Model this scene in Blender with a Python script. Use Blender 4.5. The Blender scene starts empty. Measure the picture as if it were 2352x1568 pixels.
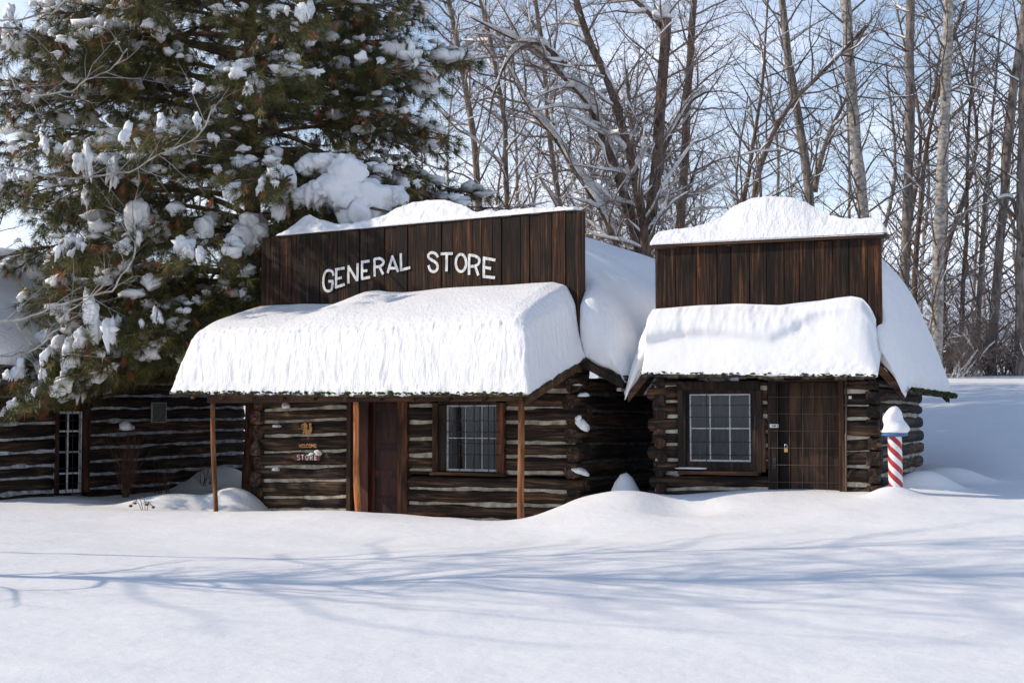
import bpy, bmesh, math, random
import numpy as np
from mathutils import Vector, Matrix

random.seed(7)
RNG = np.random.default_rng(7)
SC = bpy.context.scene
COL = SC.collection

# ------------------------------------------------------------------ camera
W0 = 2352.0                      # width of the survey picture used for measuring
LENS = 50.0
F = W0 * LENS / 36.0
CAM = np.array([0.0, 0.0, 1.7])
PITCH = math.atan((965 - 784) / F)
cam_d = bpy.data.cameras.new("camera")
cam_d.lens = LENS
cam_d.sensor_width = 36.0
cam_d.clip_end = 3000
cam = bpy.data.objects.new("camera", cam_d)
cam.location = CAM
cam.rotation_euler = (math.pi / 2 + PITCH, 0, 0)
COL.objects.link(cam)
SC.camera = cam

# ------------------------------------------------------------------ sky, sun, exposure
SUN_EL = math.radians(31.0)
SUN_AZ = (-0.9968, 0.08)         # horizontal direction towards the sun
world = bpy.data.worlds.new("World")
SC.world = world
world.use_nodes = True
wn, wl = world.node_tree.nodes, world.node_tree.links
wn.clear()
w_out = wn.new("ShaderNodeOutputWorld")
w_bg = wn.new("ShaderNodeBackground")
w_bg.inputs["Strength"].default_value = 0.15
sky = wn.new("ShaderNodeTexSky")
sky.sky_type = 'NISHITA'
sky.sun_disc = False
sky.sun_elevation = SUN_EL
sky.sun_rotation = math.atan2(SUN_AZ[0], SUN_AZ[1])
sky.air_density = 1.0
sky.dust_density = 0.3
sky.ozone_density = 2.5
w_tc = wn.new("ShaderNodeTexCoord")
w_sep = wn.new("ShaderNodeSeparateXYZ")
wl.new(w_tc.outputs["Generated"], w_sep.inputs[0])


def w_math(op, a, b=None, clamp=False):
    nd = wn.new("ShaderNodeMath")
    nd.operation = op
    nd.use_clamp = clamp
    for i_, v_ in enumerate((a, b)):
        if v_ is None:
            continue
        if isinstance(v_, (int, float)):
            nd.inputs[i_].default_value = v_
        else:
            wl.new(v_, nd.inputs[i_])
    return nd.outputs[0]


w_z = w_math('MAXIMUM', w_sep.outputs[2], 0.0)
w_den = w_math('ADD', w_z, 0.12)
w_cmb = wn.new("ShaderNodeCombineXYZ")
wl.new(w_math('DIVIDE', w_sep.outputs[0], w_den), w_cmb.inputs[0])
wl.new(w_math('DIVIDE', w_sep.outputs[1], w_den), w_cmb.inputs[1])
w_no = wn.new("ShaderNodeTexNoise")          # a thin layer of cloud seen in perspective
w_no.inputs["Scale"].default_value = 1.1
w_no.inputs["Detail"].default_value = 6
w_no.inputs["Roughness"].default_value = 0.55
wl.new(w_cmb.outputs[0], w_no.inputs["Vector"])
w_rp = wn.new("ShaderNodeValToRGB")
w_rp.color_ramp.elements[0].position = 0.42
w_rp.color_ramp.elements[0].color = (0, 0, 0, 1)
w_rp.color_ramp.elements[1].position = 0.66
w_rp.color_ramp.elements[1].color = (0.75, 0.75, 0.75, 1)
wl.new(w_no.outputs["Fac"], w_rp.inputs["Fac"])
w_inv = w_math('SUBTRACT', 1.0, w_z)
w_haze = w_math('MULTIPLY', w_math('POWER', w_inv, 6.0), 0.9)
w_cl = w_math('MULTIPLY', w_rp.outputs["Color"], w_math('POWER', w_inv, 1.2))
w_mx = wn.new("ShaderNodeMix")
w_mx.data_type = 'RGBA'
w_mx.inputs[7].default_value = (7.8, 8.1, 9.1, 1)
wl.new(w_math('ADD', w_haze, w_cl, True), w_mx.inputs[0])
wl.new(sky.outputs["Color"], w_mx.inputs[6])
wl.new(w_mx.outputs[2], w_bg.inputs["Color"])
wl.new(w_bg.outputs["Background"], w_out.inputs["Surface"])

sun_d = bpy.data.lights.new("sun", 'SUN')
sun_d.energy = 3.5
sun_d.angle = math.radians(0.53)
sun_d.color = (1.0, 0.875, 0.725)
sun = bpy.data.objects.new("sun", sun_d)
_sd = Vector((SUN_AZ[0] * math.cos(SUN_EL), SUN_AZ[1] * math.cos(SUN_EL), math.sin(SUN_EL)))
sun.rotation_euler = _sd.to_track_quat('Z', 'Y').to_euler()
sun.location = _sd * 60
COL.objects.link(sun)
SC.view_settings.view_transform = 'Standard'
SC.view_settings.look = 'None'
SC.view_settings.gamma = 1.0
SC.view_settings.use_curve_mapping = False
SC.view_settings.exposure = 0.20
SC.cycles.max_bounces = 7
SC.cycles.diffuse_bounces = 4
SC.cycles.transparent_max_bounces = 8


# ------------------------------------------------------------------ measuring helpers
def ray(u, v):
    du, dv = (u - W0 / 2) / F, (784 - v) / F
    c, s = math.cos(PITCH), math.sin(PITCH)
    return np.array([du, c - dv * s, s + dv * c])


def at_y(u, v, Y):
    d = ray(u, v)
    return CAM + d * (Y / d[1])


class Frame:
    """A building's own axes: x along its front, y inwards, z up."""
    def __init__(s, ox, oy, deg):
        a = math.radians(deg)
        s.a = a
        s.o = np.array([ox, oy, 0.0])
        s.ex = np.array([math.cos(a), math.sin(a), 0])
        s.ey = np.array([-math.sin(a), math.cos(a), 0])

    def px(s, u, v, ly=0.0):
        d = ray(u, v)
        t = (ly - (CAM - s.o) @ s.ey) / (d @ s.ey)
        p = CAM + d * t
        return float((p - s.o) @ s.ex), float(p[2])

    def side(s, u, v, lx=0.0):
        d = ray(u, v)
        t = (lx - (CAM - s.o) @ s.ex) / (d @ s.ex)
        p = CAM + d * t
        return float((p - s.o) @ s.ey), float(p[2])

    def world(s, x, y, z=0.0):
        return s.o + s.ex * x + s.ey * y + np.array([0, 0, z])


# ------------------------------------------------------------------ noise
def _hash(ix, iy, iz):
    h = (ix.astype(np.int64) * 374761393 + iy.astype(np.int64) * 668265263 + iz.astype(np.int64) * 1440662683) & 0xFFFFFFFF
    h = ((h ^ (h >> 13)) * 1274126177) & 0xFFFFFFFF
    h = h ^ (h >> 16)
    return h / 4294967295.0


def vnoise(x, y, z):
    x, y, z = np.broadcast_arrays(np.asarray(x, float), np.asarray(y, float), np.asarray(z, float))
    ix, iy, iz = np.floor(x), np.floor(y), np.floor(z)
    fx, fy, fz = x - ix, y - iy, z - iz
    fx, fy, fz = (f * f * (3 - 2 * f) for f in (fx, fy, fz))
    r = 0
    for a in (0, 1):
        for b in (0, 1):
            for c in (0, 1):
                w = (fx if a else 1 - fx) * (fy if b else 1 - fy) * (fz if c else 1 - fz)
                r = r + w * _hash(ix + a, iy + b, iz + c)
    return r * 2 - 1


def fbm(x, y, z, n=3):
    r, a, k = 0, 1.0, 1.0
    for i in range(n):
        r = r + a * vnoise(x * k + 13.7 * i, y * k + 5.1 * i, z * k + 9.3 * i)
        a *= 0.5
        k *= 2.03
    return r


# ------------------------------------------------------------------ mesh helpers
def mesh_np(name, V, quads=None, tris=None, smooth=True):
    V = np.ascontiguousarray(V, dtype=np.float32)
    me = bpy.data.meshes.new(name)
    me.vertices.add(len(V))
    me.vertices.foreach_set("co", V.ravel())
    q = np.zeros((0, 4), np.int32) if quads is None else np.asarray(quads, np.int32).reshape(-1, 4)
    t = np.zeros((0, 3), np.int32) if tris is None else np.asarray(tris, np.int32).reshape(-1, 3)
    loops = np.concatenate([q.ravel(), t.ravel()])
    n = len(q) + len(t)
    me.loops.add(len(loops))
    me.loops.foreach_set("vertex_index", loops)
    me.polygons.add(n)
    starts = np.concatenate([np.arange(len(q)) * 4, len(q) * 4 + np.arange(len(t)) * 3])
    me.polygons.foreach_set("loop_start", starts.astype(np.int32))
    me.polygons.foreach_set("use_smooth", np.full(n, smooth, dtype=bool))
    me.update(calc_edges=True)
    me.validate()
    return me


def link(name, me, mat=None, parent=None):
    o = bpy.data.objects.new(name, me)
    COL.objects.link(o)
    if parent is not None:
        o.parent = parent
    if mat is not None and me is not None:
        if len(me.materials) == 0:
            me.materials.append(mat)
    return o


def tag(o, label=None, cat=None, group=None, kind=None):
    if label:
        o["label"] = label
    if cat:
        o["category"] = cat
    if group:
        o["group"] = group
    if kind:
        o["kind"] = kind
    return o


def empty(name, loc, rz=0.0, label=None, cat=None, group=None):
    o = bpy.data.objects.new(name, None)
    o.location = loc
    o.rotation_euler = (0, 0, rz)
    o.empty_display_size = 0.3
    COL.objects.link(o)
    return tag(o, label, cat, group)


BOXQ = np.array([[0, 1, 3, 2], [4, 6, 7, 5], [0, 4, 5, 1], [2, 3, 7, 6], [0, 2, 6, 4], [1, 5, 7, 3]])


def boxes(lst):
    """lst of (x0,x1,y0,y1,z0,z1) -> verts, quads"""
    V, Q = [], []
    for i, (x0, x1, y0, y1, z0, z1) in enumerate(lst):
        V += [(x, y, z) for x in (x0, x1) for y in (y0, y1) for z in (z0, z1)]
        Q.append(BOXQ + 8 * i)
    return np.array(V, float), np.concatenate(Q)


def box(name, b, mat, parent=None, bevel=0.0):
    x0, x1, y0, y1, z0, z1 = b
    x0, x1 = min(x0, x1), max(x0, x1)
    y0, y1 = min(y0, y1), max(y0, y1)
    z0, z1 = min(z0, z1), max(z0, z1)
    bm = bmesh.new()
    bmesh.ops.create_cube(bm, size=1.0)
    for v in bm.verts:
        v.co = ((x0 + x1) / 2 + v.co.x * (x1 - x0), (y0 + y1) / 2 + v.co.y * (y1 - y0), (z0 + z1) / 2 + v.co.z * (z1 - z0))
    if bevel > 0:
        bmesh.ops.bevel(bm, geom=bm.edges[:], offset=bevel, segments=1, affect='EDGES')
    me = bpy.data.meshes.new(name)
    bm.to_mesh(me)
    bm.free()
    return link(name, me, mat, parent)


def tube_path(pts, rad, k=10, cap=True, noise=0.0, seed=0.0):
    """continuous tube along a polyline"""
    P = np.asarray(pts, float)
    R = np.broadcast_to(np.asarray(rad, float), (len(P),)).copy()
    T = np.gradient(P, axis=0)
    T /= np.linalg.norm(T, axis=1)[:, None] + 1e-9
    ref = np.array([0, 0, 1.0]) if abs(T[:, 2]).mean() < 0.8 else np.array([1.0, 0, 0])
    U = np.cross(T, ref)
    U /= np.linalg.norm(U, axis=1)[:, None] + 1e-9
    Wv = np.cross(T, U)
    a = np.arange(k) / k * 2 * math.pi
    ca, sa = np.cos(a), np.sin(a)
    RR = R[:, None] * np.ones(k)[None]
    if noise:
        RR = RR * (1 + noise * fbm(ca[None] * 1.3 + seed, sa[None] * 1.3 + seed * 0.7, np.arange(len(P))[:, None] * 0.6, 2))
    V = P[:, None, :] + RR[..., None] * (ca[None, :, None] * U[:, None, :] + sa[None, :, None] * Wv[:, None, :])
    n = len(P)
    idx = np.arange(n * k).reshape(n, k)
    Q = np.stack([idx[:-1], np.roll(idx, -1, 1)[:-1], np.roll(idx, -1, 1)[1:], idx[1:]], -1).reshape(-1, 4)
    V = V.reshape(-1, 3)
    tris = None
    if cap:
        V = np.concatenate([V, P[:1], P[-1:]])
        c0, c1 = n * k, n * k + 1
        i = np.arange(k)
        tris = np.concatenate([np.stack([np.full(k, c0), (i + 1) % k, i], -1),
                               np.stack([np.full(k, c1), idx[-1][i], idx[-1][(i + 1) % k]], -1)])
    return V, Q, tris


def merge(parts):
    V, Q, T, off = [], [], [], 0
    for p in parts:
        v, q, t = (list(p) + [None, None])[:3]
        V.append(v)
        if q is not None and len(q):
            Q.append(np.asarray(q) + off)
        if t is not None and len(t):
            T.append(np.asarray(t) + off)
        off += len(v)
    return np.concatenate(V), (np.concatenate(Q) if Q else None), (np.concatenate(T) if T else None)


def prisms(P0, P1, R0, R1, k=3):
    """many separate tapered segments at once"""
    D = P1 - P0
    D = D / (np.linalg.norm(D, axis=1)[:, None] + 1e-9)
    ref = np.where(np.abs(D[:, 2:3]) < 0.9, np.array([[0, 0, 1.0]]), np.array([[1.0, 0, 0]]))
    U = np.cross(D, ref)
    U /= np.linalg.norm(U, axis=1)[:, None] + 1e-9
    Wv = np.cross(D, U)
    a = np.arange(k) / k * 2 * math.pi + 0.5
    ring = np.cos(a)[None, :, None] * U[:, None] + np.sin(a)[None, :, None] * Wv[:, None]
    n = len(P0)
    V = np.stack([P0[:, None] + ring * R0[:, None, None], P1[:, None] + ring * R1[:, None, None]], 1).reshape(-1, 3)
    base = np.arange(n)[:, None] * 2 * k
    i = np.arange(k)[None]
    Q = np.stack([base + i, base + (i + 1) % k, base + k + (i + 1) % k, base + k + i], -1).reshape(-1, 4)
    return V, Q


def box_surface(nx, ny, nz):
    m = np.zeros((nx + 1, ny + 1, nz + 1), bool)
    m[0] = m[-1] = True
    m[:, 0] = m[:, -1] = True
    m[:, :, 0] = m[:, :, -1] = True
    idx = np.full(m.shape, -1)
    idx[m] = np.arange(m.sum())
    g = np.argwhere(m).astype(float) / np.array([nx, ny, nz])
    Q = []

    def face(s, flip):
        q = np.stack([s[:-1, :-1], s[1:, :-1], s[1:, 1:], s[:-1, 1:]], -1).reshape(-1, 4)
        Q.append(q[:, ::-1] if flip else q)
    face(idx[:, :, 0], True)
    face(idx[:, :, -1], False)
    face(idx[:, 0, :], False)
    face(idx[:, -1, :], True)
    face(idx[0], True)
    face(idx[-1], False)
    return g, np.concatenate(Q)


def lap_smooth(V, Q, n, lam=0.5, pin=None):
    E = np.concatenate([Q[:, [0, 1]], Q[:, [1, 2]], Q[:, [2, 3]], Q[:, [3, 0]]])
    cnt = np.bincount(E.ravel(), minlength=len(V)).astype(float)[:, None]
    for _ in range(n):
        S = np.zeros_like(V)
        for d in range(3):
            S[:, d] = np.bincount(E[:, 0], V[E[:, 1], d], len(V)) + np.bincount(E[:, 1], V[E[:, 0], d], len(V))
        N = V + lam * (S / cnt - V)
        if pin is not None:
            N[pin] = V[pin]
        V = N
    return V


def vnormals(V, Q):
    n = np.cross(V[Q[:, 2]] - V[Q[:, 0]], V[Q[:, 3]] - V[Q[:, 1]])
    N = np.zeros_like(V)
    for k in range(4):
        for d in range(3):
            N[:, d] += np.bincount(Q[:, k], n[:, d], len(V))
    return N / (np.linalg.norm(N, axis=1)[:, None] + 1e-12)


# ------------------------------------------------------------------ materials
def mat_new(name):
    m = bpy.data.materials.new(name)
    m.use_nodes = True
    nt = m.node_tree
    b = nt.nodes["Principled BSDF"]
    return m, nt.nodes, nt.links, b


def ramp(n, stops):
    r = n.new("ShaderNodeValToRGB")
    e = r.color_ramp.elements
    while len(e) < len(stops):
        e.new(0.5)
    for el, (p, c) in zip(e, stops):
        el.position = p
        el.color = (c[0], c[1], c[2], 1)
    return r


def coords(n, l, scale, rand=True):
    tc = n.new("ShaderNodeTexCoord")
    mp = n.new("ShaderNodeMapping")
    mp.inputs["Scale"].default_value = scale
    if rand:
        oi = n.new("ShaderNodeObjectInfo")
        ad = n.new("ShaderNodeVectorMath")
        ad.operation = 'MULTIPLY_ADD'
        cmb = n.new("ShaderNodeCombineXYZ")
        for i in range(3):
            l.new(oi.outputs["Random"], cmb.inputs[i])
        l.new(cmb.outputs[0], ad.inputs[0])
        ad.inputs[1].default_value = (37.0, 53.0, 71.0)
        l.new(tc.outputs["Object"], ad.inputs[2])
        l.new(ad.outputs[0], mp.inputs["Vector"])
    else:
        l.new(tc.outputs["Object"], mp.inputs["Vector"])
    return mp


def noise_node(n, l, vec, scale, detail=4, rough=0.55, dist=0.0):
    t = n.new("ShaderNodeTexNoise")
    t.inputs["Scale"].default_value = scale
    t.inputs["Detail"].default_value = detail
    t.inputs["Roughness"].default_value = rough
    t.inputs["Distortion"].default_value = dist
    l.new(vec.outputs[0], t.inputs["Vector"])
    return t


def bump(n, l, fac, b, strength, dist, prev=None):
    bp = n.new("ShaderNodeBump")
    bp.inputs["Strength"].default_value = strength
    bp.inputs["Distance"].default_value = dist
    l.new(fac, bp.inputs["Height"])
    if prev is not None:
        l.new(prev.outputs[0], bp.inputs["Normal"])
    l.new(bp.outputs[0], b.inputs["Normal"])
    return bp


def m_snow(name, streak=False, grain=0.5):
    m, n, l, b = mat_new(name)
    b.inputs["Base Color"].default_value = (0.835, 0.828, 0.822, 1)
    b.inputs["Roughness"].default_value = 0.62
    b.inputs["Specular IOR Level"].default_value = 0.25
    v = coords(n, l, (1, 1, 1), False)
    n1 = noise_node(n, l, v, 70 if not streak else 38, 3, 0.7)
    b1 = bump(n, l, n1.outputs["Fac"], b, grain, 0.012)
    n2 = noise_node(n, l, v, 5, 3)
    b2 = bump(n, l, n2.outputs["Fac"], b, 0.35, 0.04, b1)
    if streak:
        v2 = coords(n, l, (11, 11, 0.8), False)
        n3 = noise_node(n, l, v2, 1.6, 4, 0.6, 0.4)
        bump(n, l, n3.outputs["Fac"], b, 0.55, 0.05, b2)
    return m


def m_wood(name, axis, stops, hue2=None, grain=16, bstr=0.6, rough=0.8, patch=1.2, stretch=0.06):
    """weathered wood; grain runs along axis of the object"""
    m, n, l, b = mat_new(name)
    sc = [1.0, 1.0, 1.0]
    sc[axis] = stretch
    v = coords(n, l, tuple(sc))
    g = noise_node(n, l, v, grain, 5, 0.65, 1.1)
    r = ramp(n, stops)
    l.new(g.outputs["Fac"], r.inputs["Fac"])
    sc2 = [1.0, 1.0, 1.0]
    sc2[axis] = 0.3
    v2 = coords(n, l, tuple(sc2))
    p = noise_node(n, l, v2, patch * 3, 3)
    rp = ramp(n, [(0.38, (0.35, 0.35, 0.37)), (0.5, (0.85, 0.85, 0.85)), (0.66, (1.5, 1.35, 1.2))])
    l.new(p.outputs["Fac"], rp.inputs["Fac"])
    mx = n.new("ShaderNodeMix")
    mx.data_type = 'RGBA'
    mx.blend_type = 'MULTIPLY'
    mx.inputs[0].default_value = 0.85
    l.new(r.outputs[0], mx.inputs[6])
    l.new(rp.outputs[0], mx.inputs[7])
    oi = n.new("ShaderNodeObjectInfo")
    ro = ramp(n, [(0.0, (0.42, 0.43, 0.45)), (0.3, (0.8, 0.78, 0.76)), (0.6, (1.05, 1.0, 0.95)), (1.0, (1.5, 1.22, 1.0))])
    l.new(oi.outputs["Random"], ro.inputs["Fac"])
    mx2 = n.new("ShaderNodeMix")
    mx2.data_type = 'RGBA'
    mx2.blend_type = 'MULTIPLY'
    mx2.inputs[0].default_value = 0.8
    l.new(mx.outputs[2], mx2.inputs[6])
    l.new(ro.outputs[0], mx2.inputs[7])
    l.new(mx2.outputs[2], b.inputs["Base Color"])
    b.inputs["Roughness"].default_value = rough
    b.inputs["Specular IOR Level"].default_value = 0.25
    bump(n, l, g.outputs["Fac"], b, bstr, 0.012)
    return m


def m_noise(name, c0, c1, scale=8, rough=0.8, bstr=0.3, bdist=0.01, spec=0.3, metal=0.0, sc=(1, 1, 1)):
    m, n, l, b = mat_new(name)
    v = coords(n, l, sc)
    g = noise_node(n, l, v, scale, 4, 0.6)
    r = ramp(n, [(0.35, c0), (0.65, c1)])
    l.new(g.outputs["Fac"], r.inputs["Fac"])
    l.new(r.outputs[0], b.inputs["Base Color"])
    b.inputs["Roughness"].default_value = rough
    b.inputs["Specular IOR Level"].default_value = spec
    b.inputs["Metallic"].default_value = metal
    bump(n, l, g.outputs["Fac"], b, bstr, bdist)
    return m


def m_tint(name, rampstops, rough=0.6, spec=0.3, trans=0.0):
    """colour picked by a per-piece attribute"""
    m, n, l, b = mat_new(name)
    at = n.new("ShaderNodeAttribute")
    at.attribute_name = "tint"
    r = ramp(n, rampstops)
    l.new(at.outputs["Fac"], r.inputs["Fac"])
    l.new(r.outputs[0], b.inputs["Base Color"])
    b.inputs["Roughness"].default_value = rough
    b.inputs["Specular IOR Level"].default_value = spec
    return m


def m_glass(name):
    m, n, l, b = mat_new(name)
    n.remove(b)
    out = n["Material Output"]
    tr = n.new("ShaderNodeBsdfTransparent")
    tr.inputs[0].default_value = (0.62, 0.64, 0.66, 1)
    gl = n.new("ShaderNodeBsdfGlossy")
    gl.inputs["Roughness"].default_value = 0.06
    gl.inputs[0].default_value = (0.55, 0.57, 0.58, 1)
    fr = n.new("ShaderNodeFresnel")
    fr.inputs[0].default_value = 1.5
    mx = n.new("ShaderNodeMixShader")
    l.new(fr.outputs[0], mx.inputs[0])
    l.new(tr.outputs[0], mx.inputs[1])
    l.new(gl.outputs[0], mx.inputs[2])
    l.new(mx.outputs[0], out.inputs[0])
    return m


M_SNOW = m_snow("snow", False, 0.35)
M_SNOWS = m_snow("snow_streaked", True, 0.7)
M_SNOWB = m_snow("snow_on_branches", False, 0.5)
DARK = [(0.34, (0.004, 0.0035, 0.003)), (0.47, (0.012, 0.007, 0.0045)), (0.57, (0.042, 0.018, 0.008)), (0.72, (0.17, 0.078, 0.032))]
LOGC = [(0.30, (0.006, 0.005, 0.0045)), (0.47, (0.020, 0.014, 0.010)), (0.58, (0.080, 0.046, 0.028)), (0.75, (0.20, 0.135, 0.080))]
M_PLANK = m_wood("sign_board_wood", 2, DARK, grain=26, bstr=0.9, stretch=0.03, patch=1.6)
M_LOGX = m_wood("log_wood", 0, LOGC, grain=13)
M_LOGY = m_wood("side_log_wood", 1, LOGC, grain=13)
M_TIMX = m_wood("beam_wood", 0, [(0.3, (0.03, 0.016, 0.01)), (0.5, (0.085, 0.045, 0.026)), (0.7, (0.17, 0.10, 0.058))], grain=14)
M_TIMZ = m_wood("frame_wood", 2, [(0.3, (0.022, 0.011, 0.008)), (0.5, (0.07, 0.032, 0.019)), (0.7, (0.15, 0.078, 0.044))], grain=14)
M_DARKZ = m_wood("dark_jamb_wood", 2, [(0.3, (0.012, 0.008, 0.006)), (0.5, (0.032, 0.02, 0.014)), (0.7, (0.07, 0.042, 0.028))], grain=14)
M_DOOR = m_wood("red_brown_door_wood", 2, [(0.3, (0.020, 0.007, 0.005)), (0.5, (0.042, 0.014, 0.010)), (0.7, (0.075, 0.026, 0.018))], grain=12, bstr=0.3, rough=0.6)
M_POST = m_wood("post_wood", 2, [(0.28, (0.06, 0.03, 0.018)), (0.44, (0.24, 0.095, 0.036)), (0.58, (0.36, 0.17, 0.075)), (0.75, (0.42, 0.30, 0.19))], grain=16, bstr=0.8, patch=0.7, stretch=.09)
M_SHAKE = m_wood("roof_shake_wood", 1, [(0.3, (0.015, 0.012, 0.009)), (0.5, (0.05, 0.042, 0.03)), (0.7, (0.12, 0.10, 0.07))], grain=20)
M_CHINK = m_noise("chinking_mortar", (0.20, 0.18, 0.14), (0.50, 0.455, 0.36), 5, 0.95, 0.5, 0.01)
M_CHINKG = m_noise("grey_chinking_mortar", (0.16, 0.16, 0.165), (0.48, 0.49, 0.52), 6, 0.95, 0.5, 0.01)
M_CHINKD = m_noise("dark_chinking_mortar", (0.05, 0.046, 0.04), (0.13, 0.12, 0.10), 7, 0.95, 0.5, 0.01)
M_WHITE = m_noise("worn_white_paint", (0.42, 0.41, 0.39), (0.80, 0.80, 0.78), 30, 0.6, 0.25, 0.004, sc=(1, 1, 0.3))
M_SASH = m_noise("grey_white_sash_paint", (0.30, 0.31, 0.31), (0.52, 0.53, 0.53), 30, 0.6, 0.2, 0.003)
M_RED = m_noise("red_paint", (0.30, 0.014, 0.018), (0.46, 0.022, 0.028), 7, 0.4, 0.05, 0.002, 0.5)
M_WPOLE = m_noise("white_gloss_paint", (0.66, 0.66, 0.65), (0.80, 0.80, 0.80), 7, 0.4, 0.05, 0.002, 0.5)
M_BLUE = m_noise("blue_paint", (0.03, 0.10, 0.26), (0.05, 0.16, 0.36), 12, 0.4, 0.1, 0.002, 0.5)
M_MOSS = m_noise("moss", (0.012, 0.018, 0.003), (0.045, 0.062, 0.008), 30, 0.95, 0.6, 0.01)
M_IRON = m_noise("dark_iron", (0.018, 0.018, 0.02), (0.05, 0.045, 0.042), 20, 0.6, 0.2, 0.002, 0.4, 0.3)
M_WIRE = m_noise("rusty_wire", (0.10, 0.075, 0.055), (0.17, 0.13, 0.10), 30, 0.6, 0.2, 0.002, 0.4, 0.4)
M_BRASS = m_noise("brass", (0.40, 0.25, 0.08), (0.55, 0.36, 0.14), 20, 0.35, 0.1, 0.001, 0.5, 0.9)
M_STEEL = m_noise("steel", (0.45, 0.45, 0.46), (0.6, 0.6, 0.6), 20, 0.3, 0.1, 0.001, 0.5, 0.9)
M_TAN = m_noise("tan_cutout_wood", (0.36, 0.17, 0.06), (0.55, 0.28, 0.11), 18, 0.8, 0.2, 0.003)
M_BOARD = m_noise("brick_red_board", (0.10, 0.025, 0.018), (0.18, 0.05, 0.035), 14, 0.8, 0.2, 0.003)
M_GREY = m_noise("grey_plaque_metal", (0.10, 0.10, 0.09), (0.17, 0.165, 0.15), 14, 0.8, 0.2, 0.003)
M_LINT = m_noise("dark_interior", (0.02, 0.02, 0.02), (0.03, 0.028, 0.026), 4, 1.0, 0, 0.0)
M_CURT = m_noise("grey_curtain_cloth", (0.11, 0.11, 0.11), (0.22, 0.22, 0.215), 5, 0.95, 0.3, 0.01, sc=(6, 1, 0.4))
M_GLASS = m_glass("window_glass")
M_BARK = m_noise("grey_brown_bark", (0.09, 0.075, 0.064), (0.30, 0.255, 0.22), 10, 0.95, 0.9, 0.02, 0.15, 0, (1, 1, 0.25))
M_BARKP = m_noise("pale_bark", (0.17, 0.15, 0.13), (0.50, 0.455, 0.40), 6, 0.95, 0.8, 0.02, 0.15, 0, (1.0, 1.0, 1.6))
M_BARKD = m_noise("dark_brown_bark", (0.06, 0.04, 0.03), (0.20, 0.135, 0.10), 12, 0.95, 0.9, 0.02, 0.15, 0, (1, 1, 0.2))
M_PINEB = m_noise("red_pine_bark", (0.035, 0.02, 0.014), (0.15, 0.075, 0.045), 9, 0.95, 1.0, 0.03, 0.15, 0, (1, 1, 0.35))
M_TWIG = m_noise("twig_bark", (0.13, 0.10, 0.086), (0.30, 0.235, 0.20), 4, 0.9, 0, 0.0)
M_TWIGD = m_noise("dark_twig_bark", (0.065, 0.055, 0.05), (0.19, 0.16, 0.145), 4, 0.9, 0, 0.0)
M_TWIGP = m_noise("pale_twig_bark", (0.20, 0.18, 0.16), (0.40, 0.37, 0.34), 4, 0.9, 0, 0.0)
M_NEEDLE = m_tint("pine_needles", [(0.0, (0.020, 0.028, 0.011)), (0.45, (0.064, 0.066, 0.018)), (0.8, (0.15, 0.135, 0.034)), (1.0, (0.26, 0.22, 0.065))], 0.45, 0.4)
M_NEEDLEB = m_tint("dead_pine_needles", [(0.0, (0.14, 0.045, 0.016)), (0.6, (0.29, 0.105, 0.036)), (1.0, (0.40, 0.18, 0.065))], 0.6, 0.3)
M_SHRUB = m_noise("dry_stem", (0.09, 0.045, 0.03), (0.20, 0.11, 0.07), 6, 0.9, 0, 0)


# ------------------------------------------------------------------ the three building frames
S = Frame(1.13, 24.0, -30.0)          # general store, origin at its front right corner
SW = 6.91
K = Frame(5.626, 21.83, -24.0)        # small cabin, origin at its front right corner
KW = 3.61
B = Frame(-6.56, 34.5, 60.0)          # cabin behind the pine, origin at the far end of the wall we see

# ------------------------------------------------------------------ snow-covered ground
CP = []


def cp(u, v, Y):
    p = at_y(u, v, Y)
    CP.append((p[0], p[1], p[2]))


for x, y, z in [(-14, 3, -.1), (-4, 3, 0), (4, 3, 0), (14, 3, .1), (0, -6, 0), (-20, -6, 0), (20, -6, 0),
                (-6, 10, .0), (-2, 10, .0), (2, 10, .0), (6, 10, .03), (-7, 14, .06), (-3, 14, .0), (0, 14, .02), (3, 14, .05), (8, 14, .10),
                (-8, 18, .06), (-4.5, 18, -.01), (-1, 18, .02), (2, 18, .13), (5, 18.3, .26), (9, 18, .33),
                (-9, 22, .10), (-5.5, 22.5, .02), (-2.5, 21, .0), (.5, 20.3, .04), (2.6, 20.3, .24), (4.5, 20, .38), (6.5, 20, .45), (9.5, 20, .52),
                (-12, 26, .3), (-16, 30, .4), (-30, 30, 1.0), (-30, 10, .3), (30, 10, .8), (30, 25, 1.6), (-20, 45, 1.6), (-8, 46, 1.4), (2, 46, 2.2),
                (8, 46, 2.9), (18, 47, 3.2), (32, 50, 3.5), (-30, 60, 3), (0, 70, 3.6), (30, 70, 4.4)]:
    CP.append((x, y, z))
# the line where snow meets posts, walls and drifts
cp(497, 1177, 26.2); cp(825, 1183, 24.6); cp(950, 1188, 23.9); cp(1100, 1197, 23.1); cp(1198, 1198, 22.5)
cp(1262, 1178, 22.6); cp(1330, 1152, 22.9); cp(660, 1180, 25.3); cp(400, 1172, 26.0); cp(250, 1165, 26.6); cp(0, 1164, 26.6)
cp(1503, 1143, 22.95); cp(1600, 1133, 22.5); cp(1750, 1131, 22.0); cp(1900, 1141, 21.5); cp(2030, 1141, 21.2)
cp(1650, 1166, 21.3); cp(1850, 1168, 20.8); cp(2120, 1132, 21.6); cp(2352, 1129, 22.0); cp(2250, 1105, 23.5)
cp(2250, 1000, 29.0); cp(2352, 990, 29.0); cp(2250, 893, 39.5); cp(2352, 893, 39.5); cp(2150, 893, 39.5); cp(2250, 869, 44.5); cp(2352, 868, 44.5); cp(2180, 870, 44.5)
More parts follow.
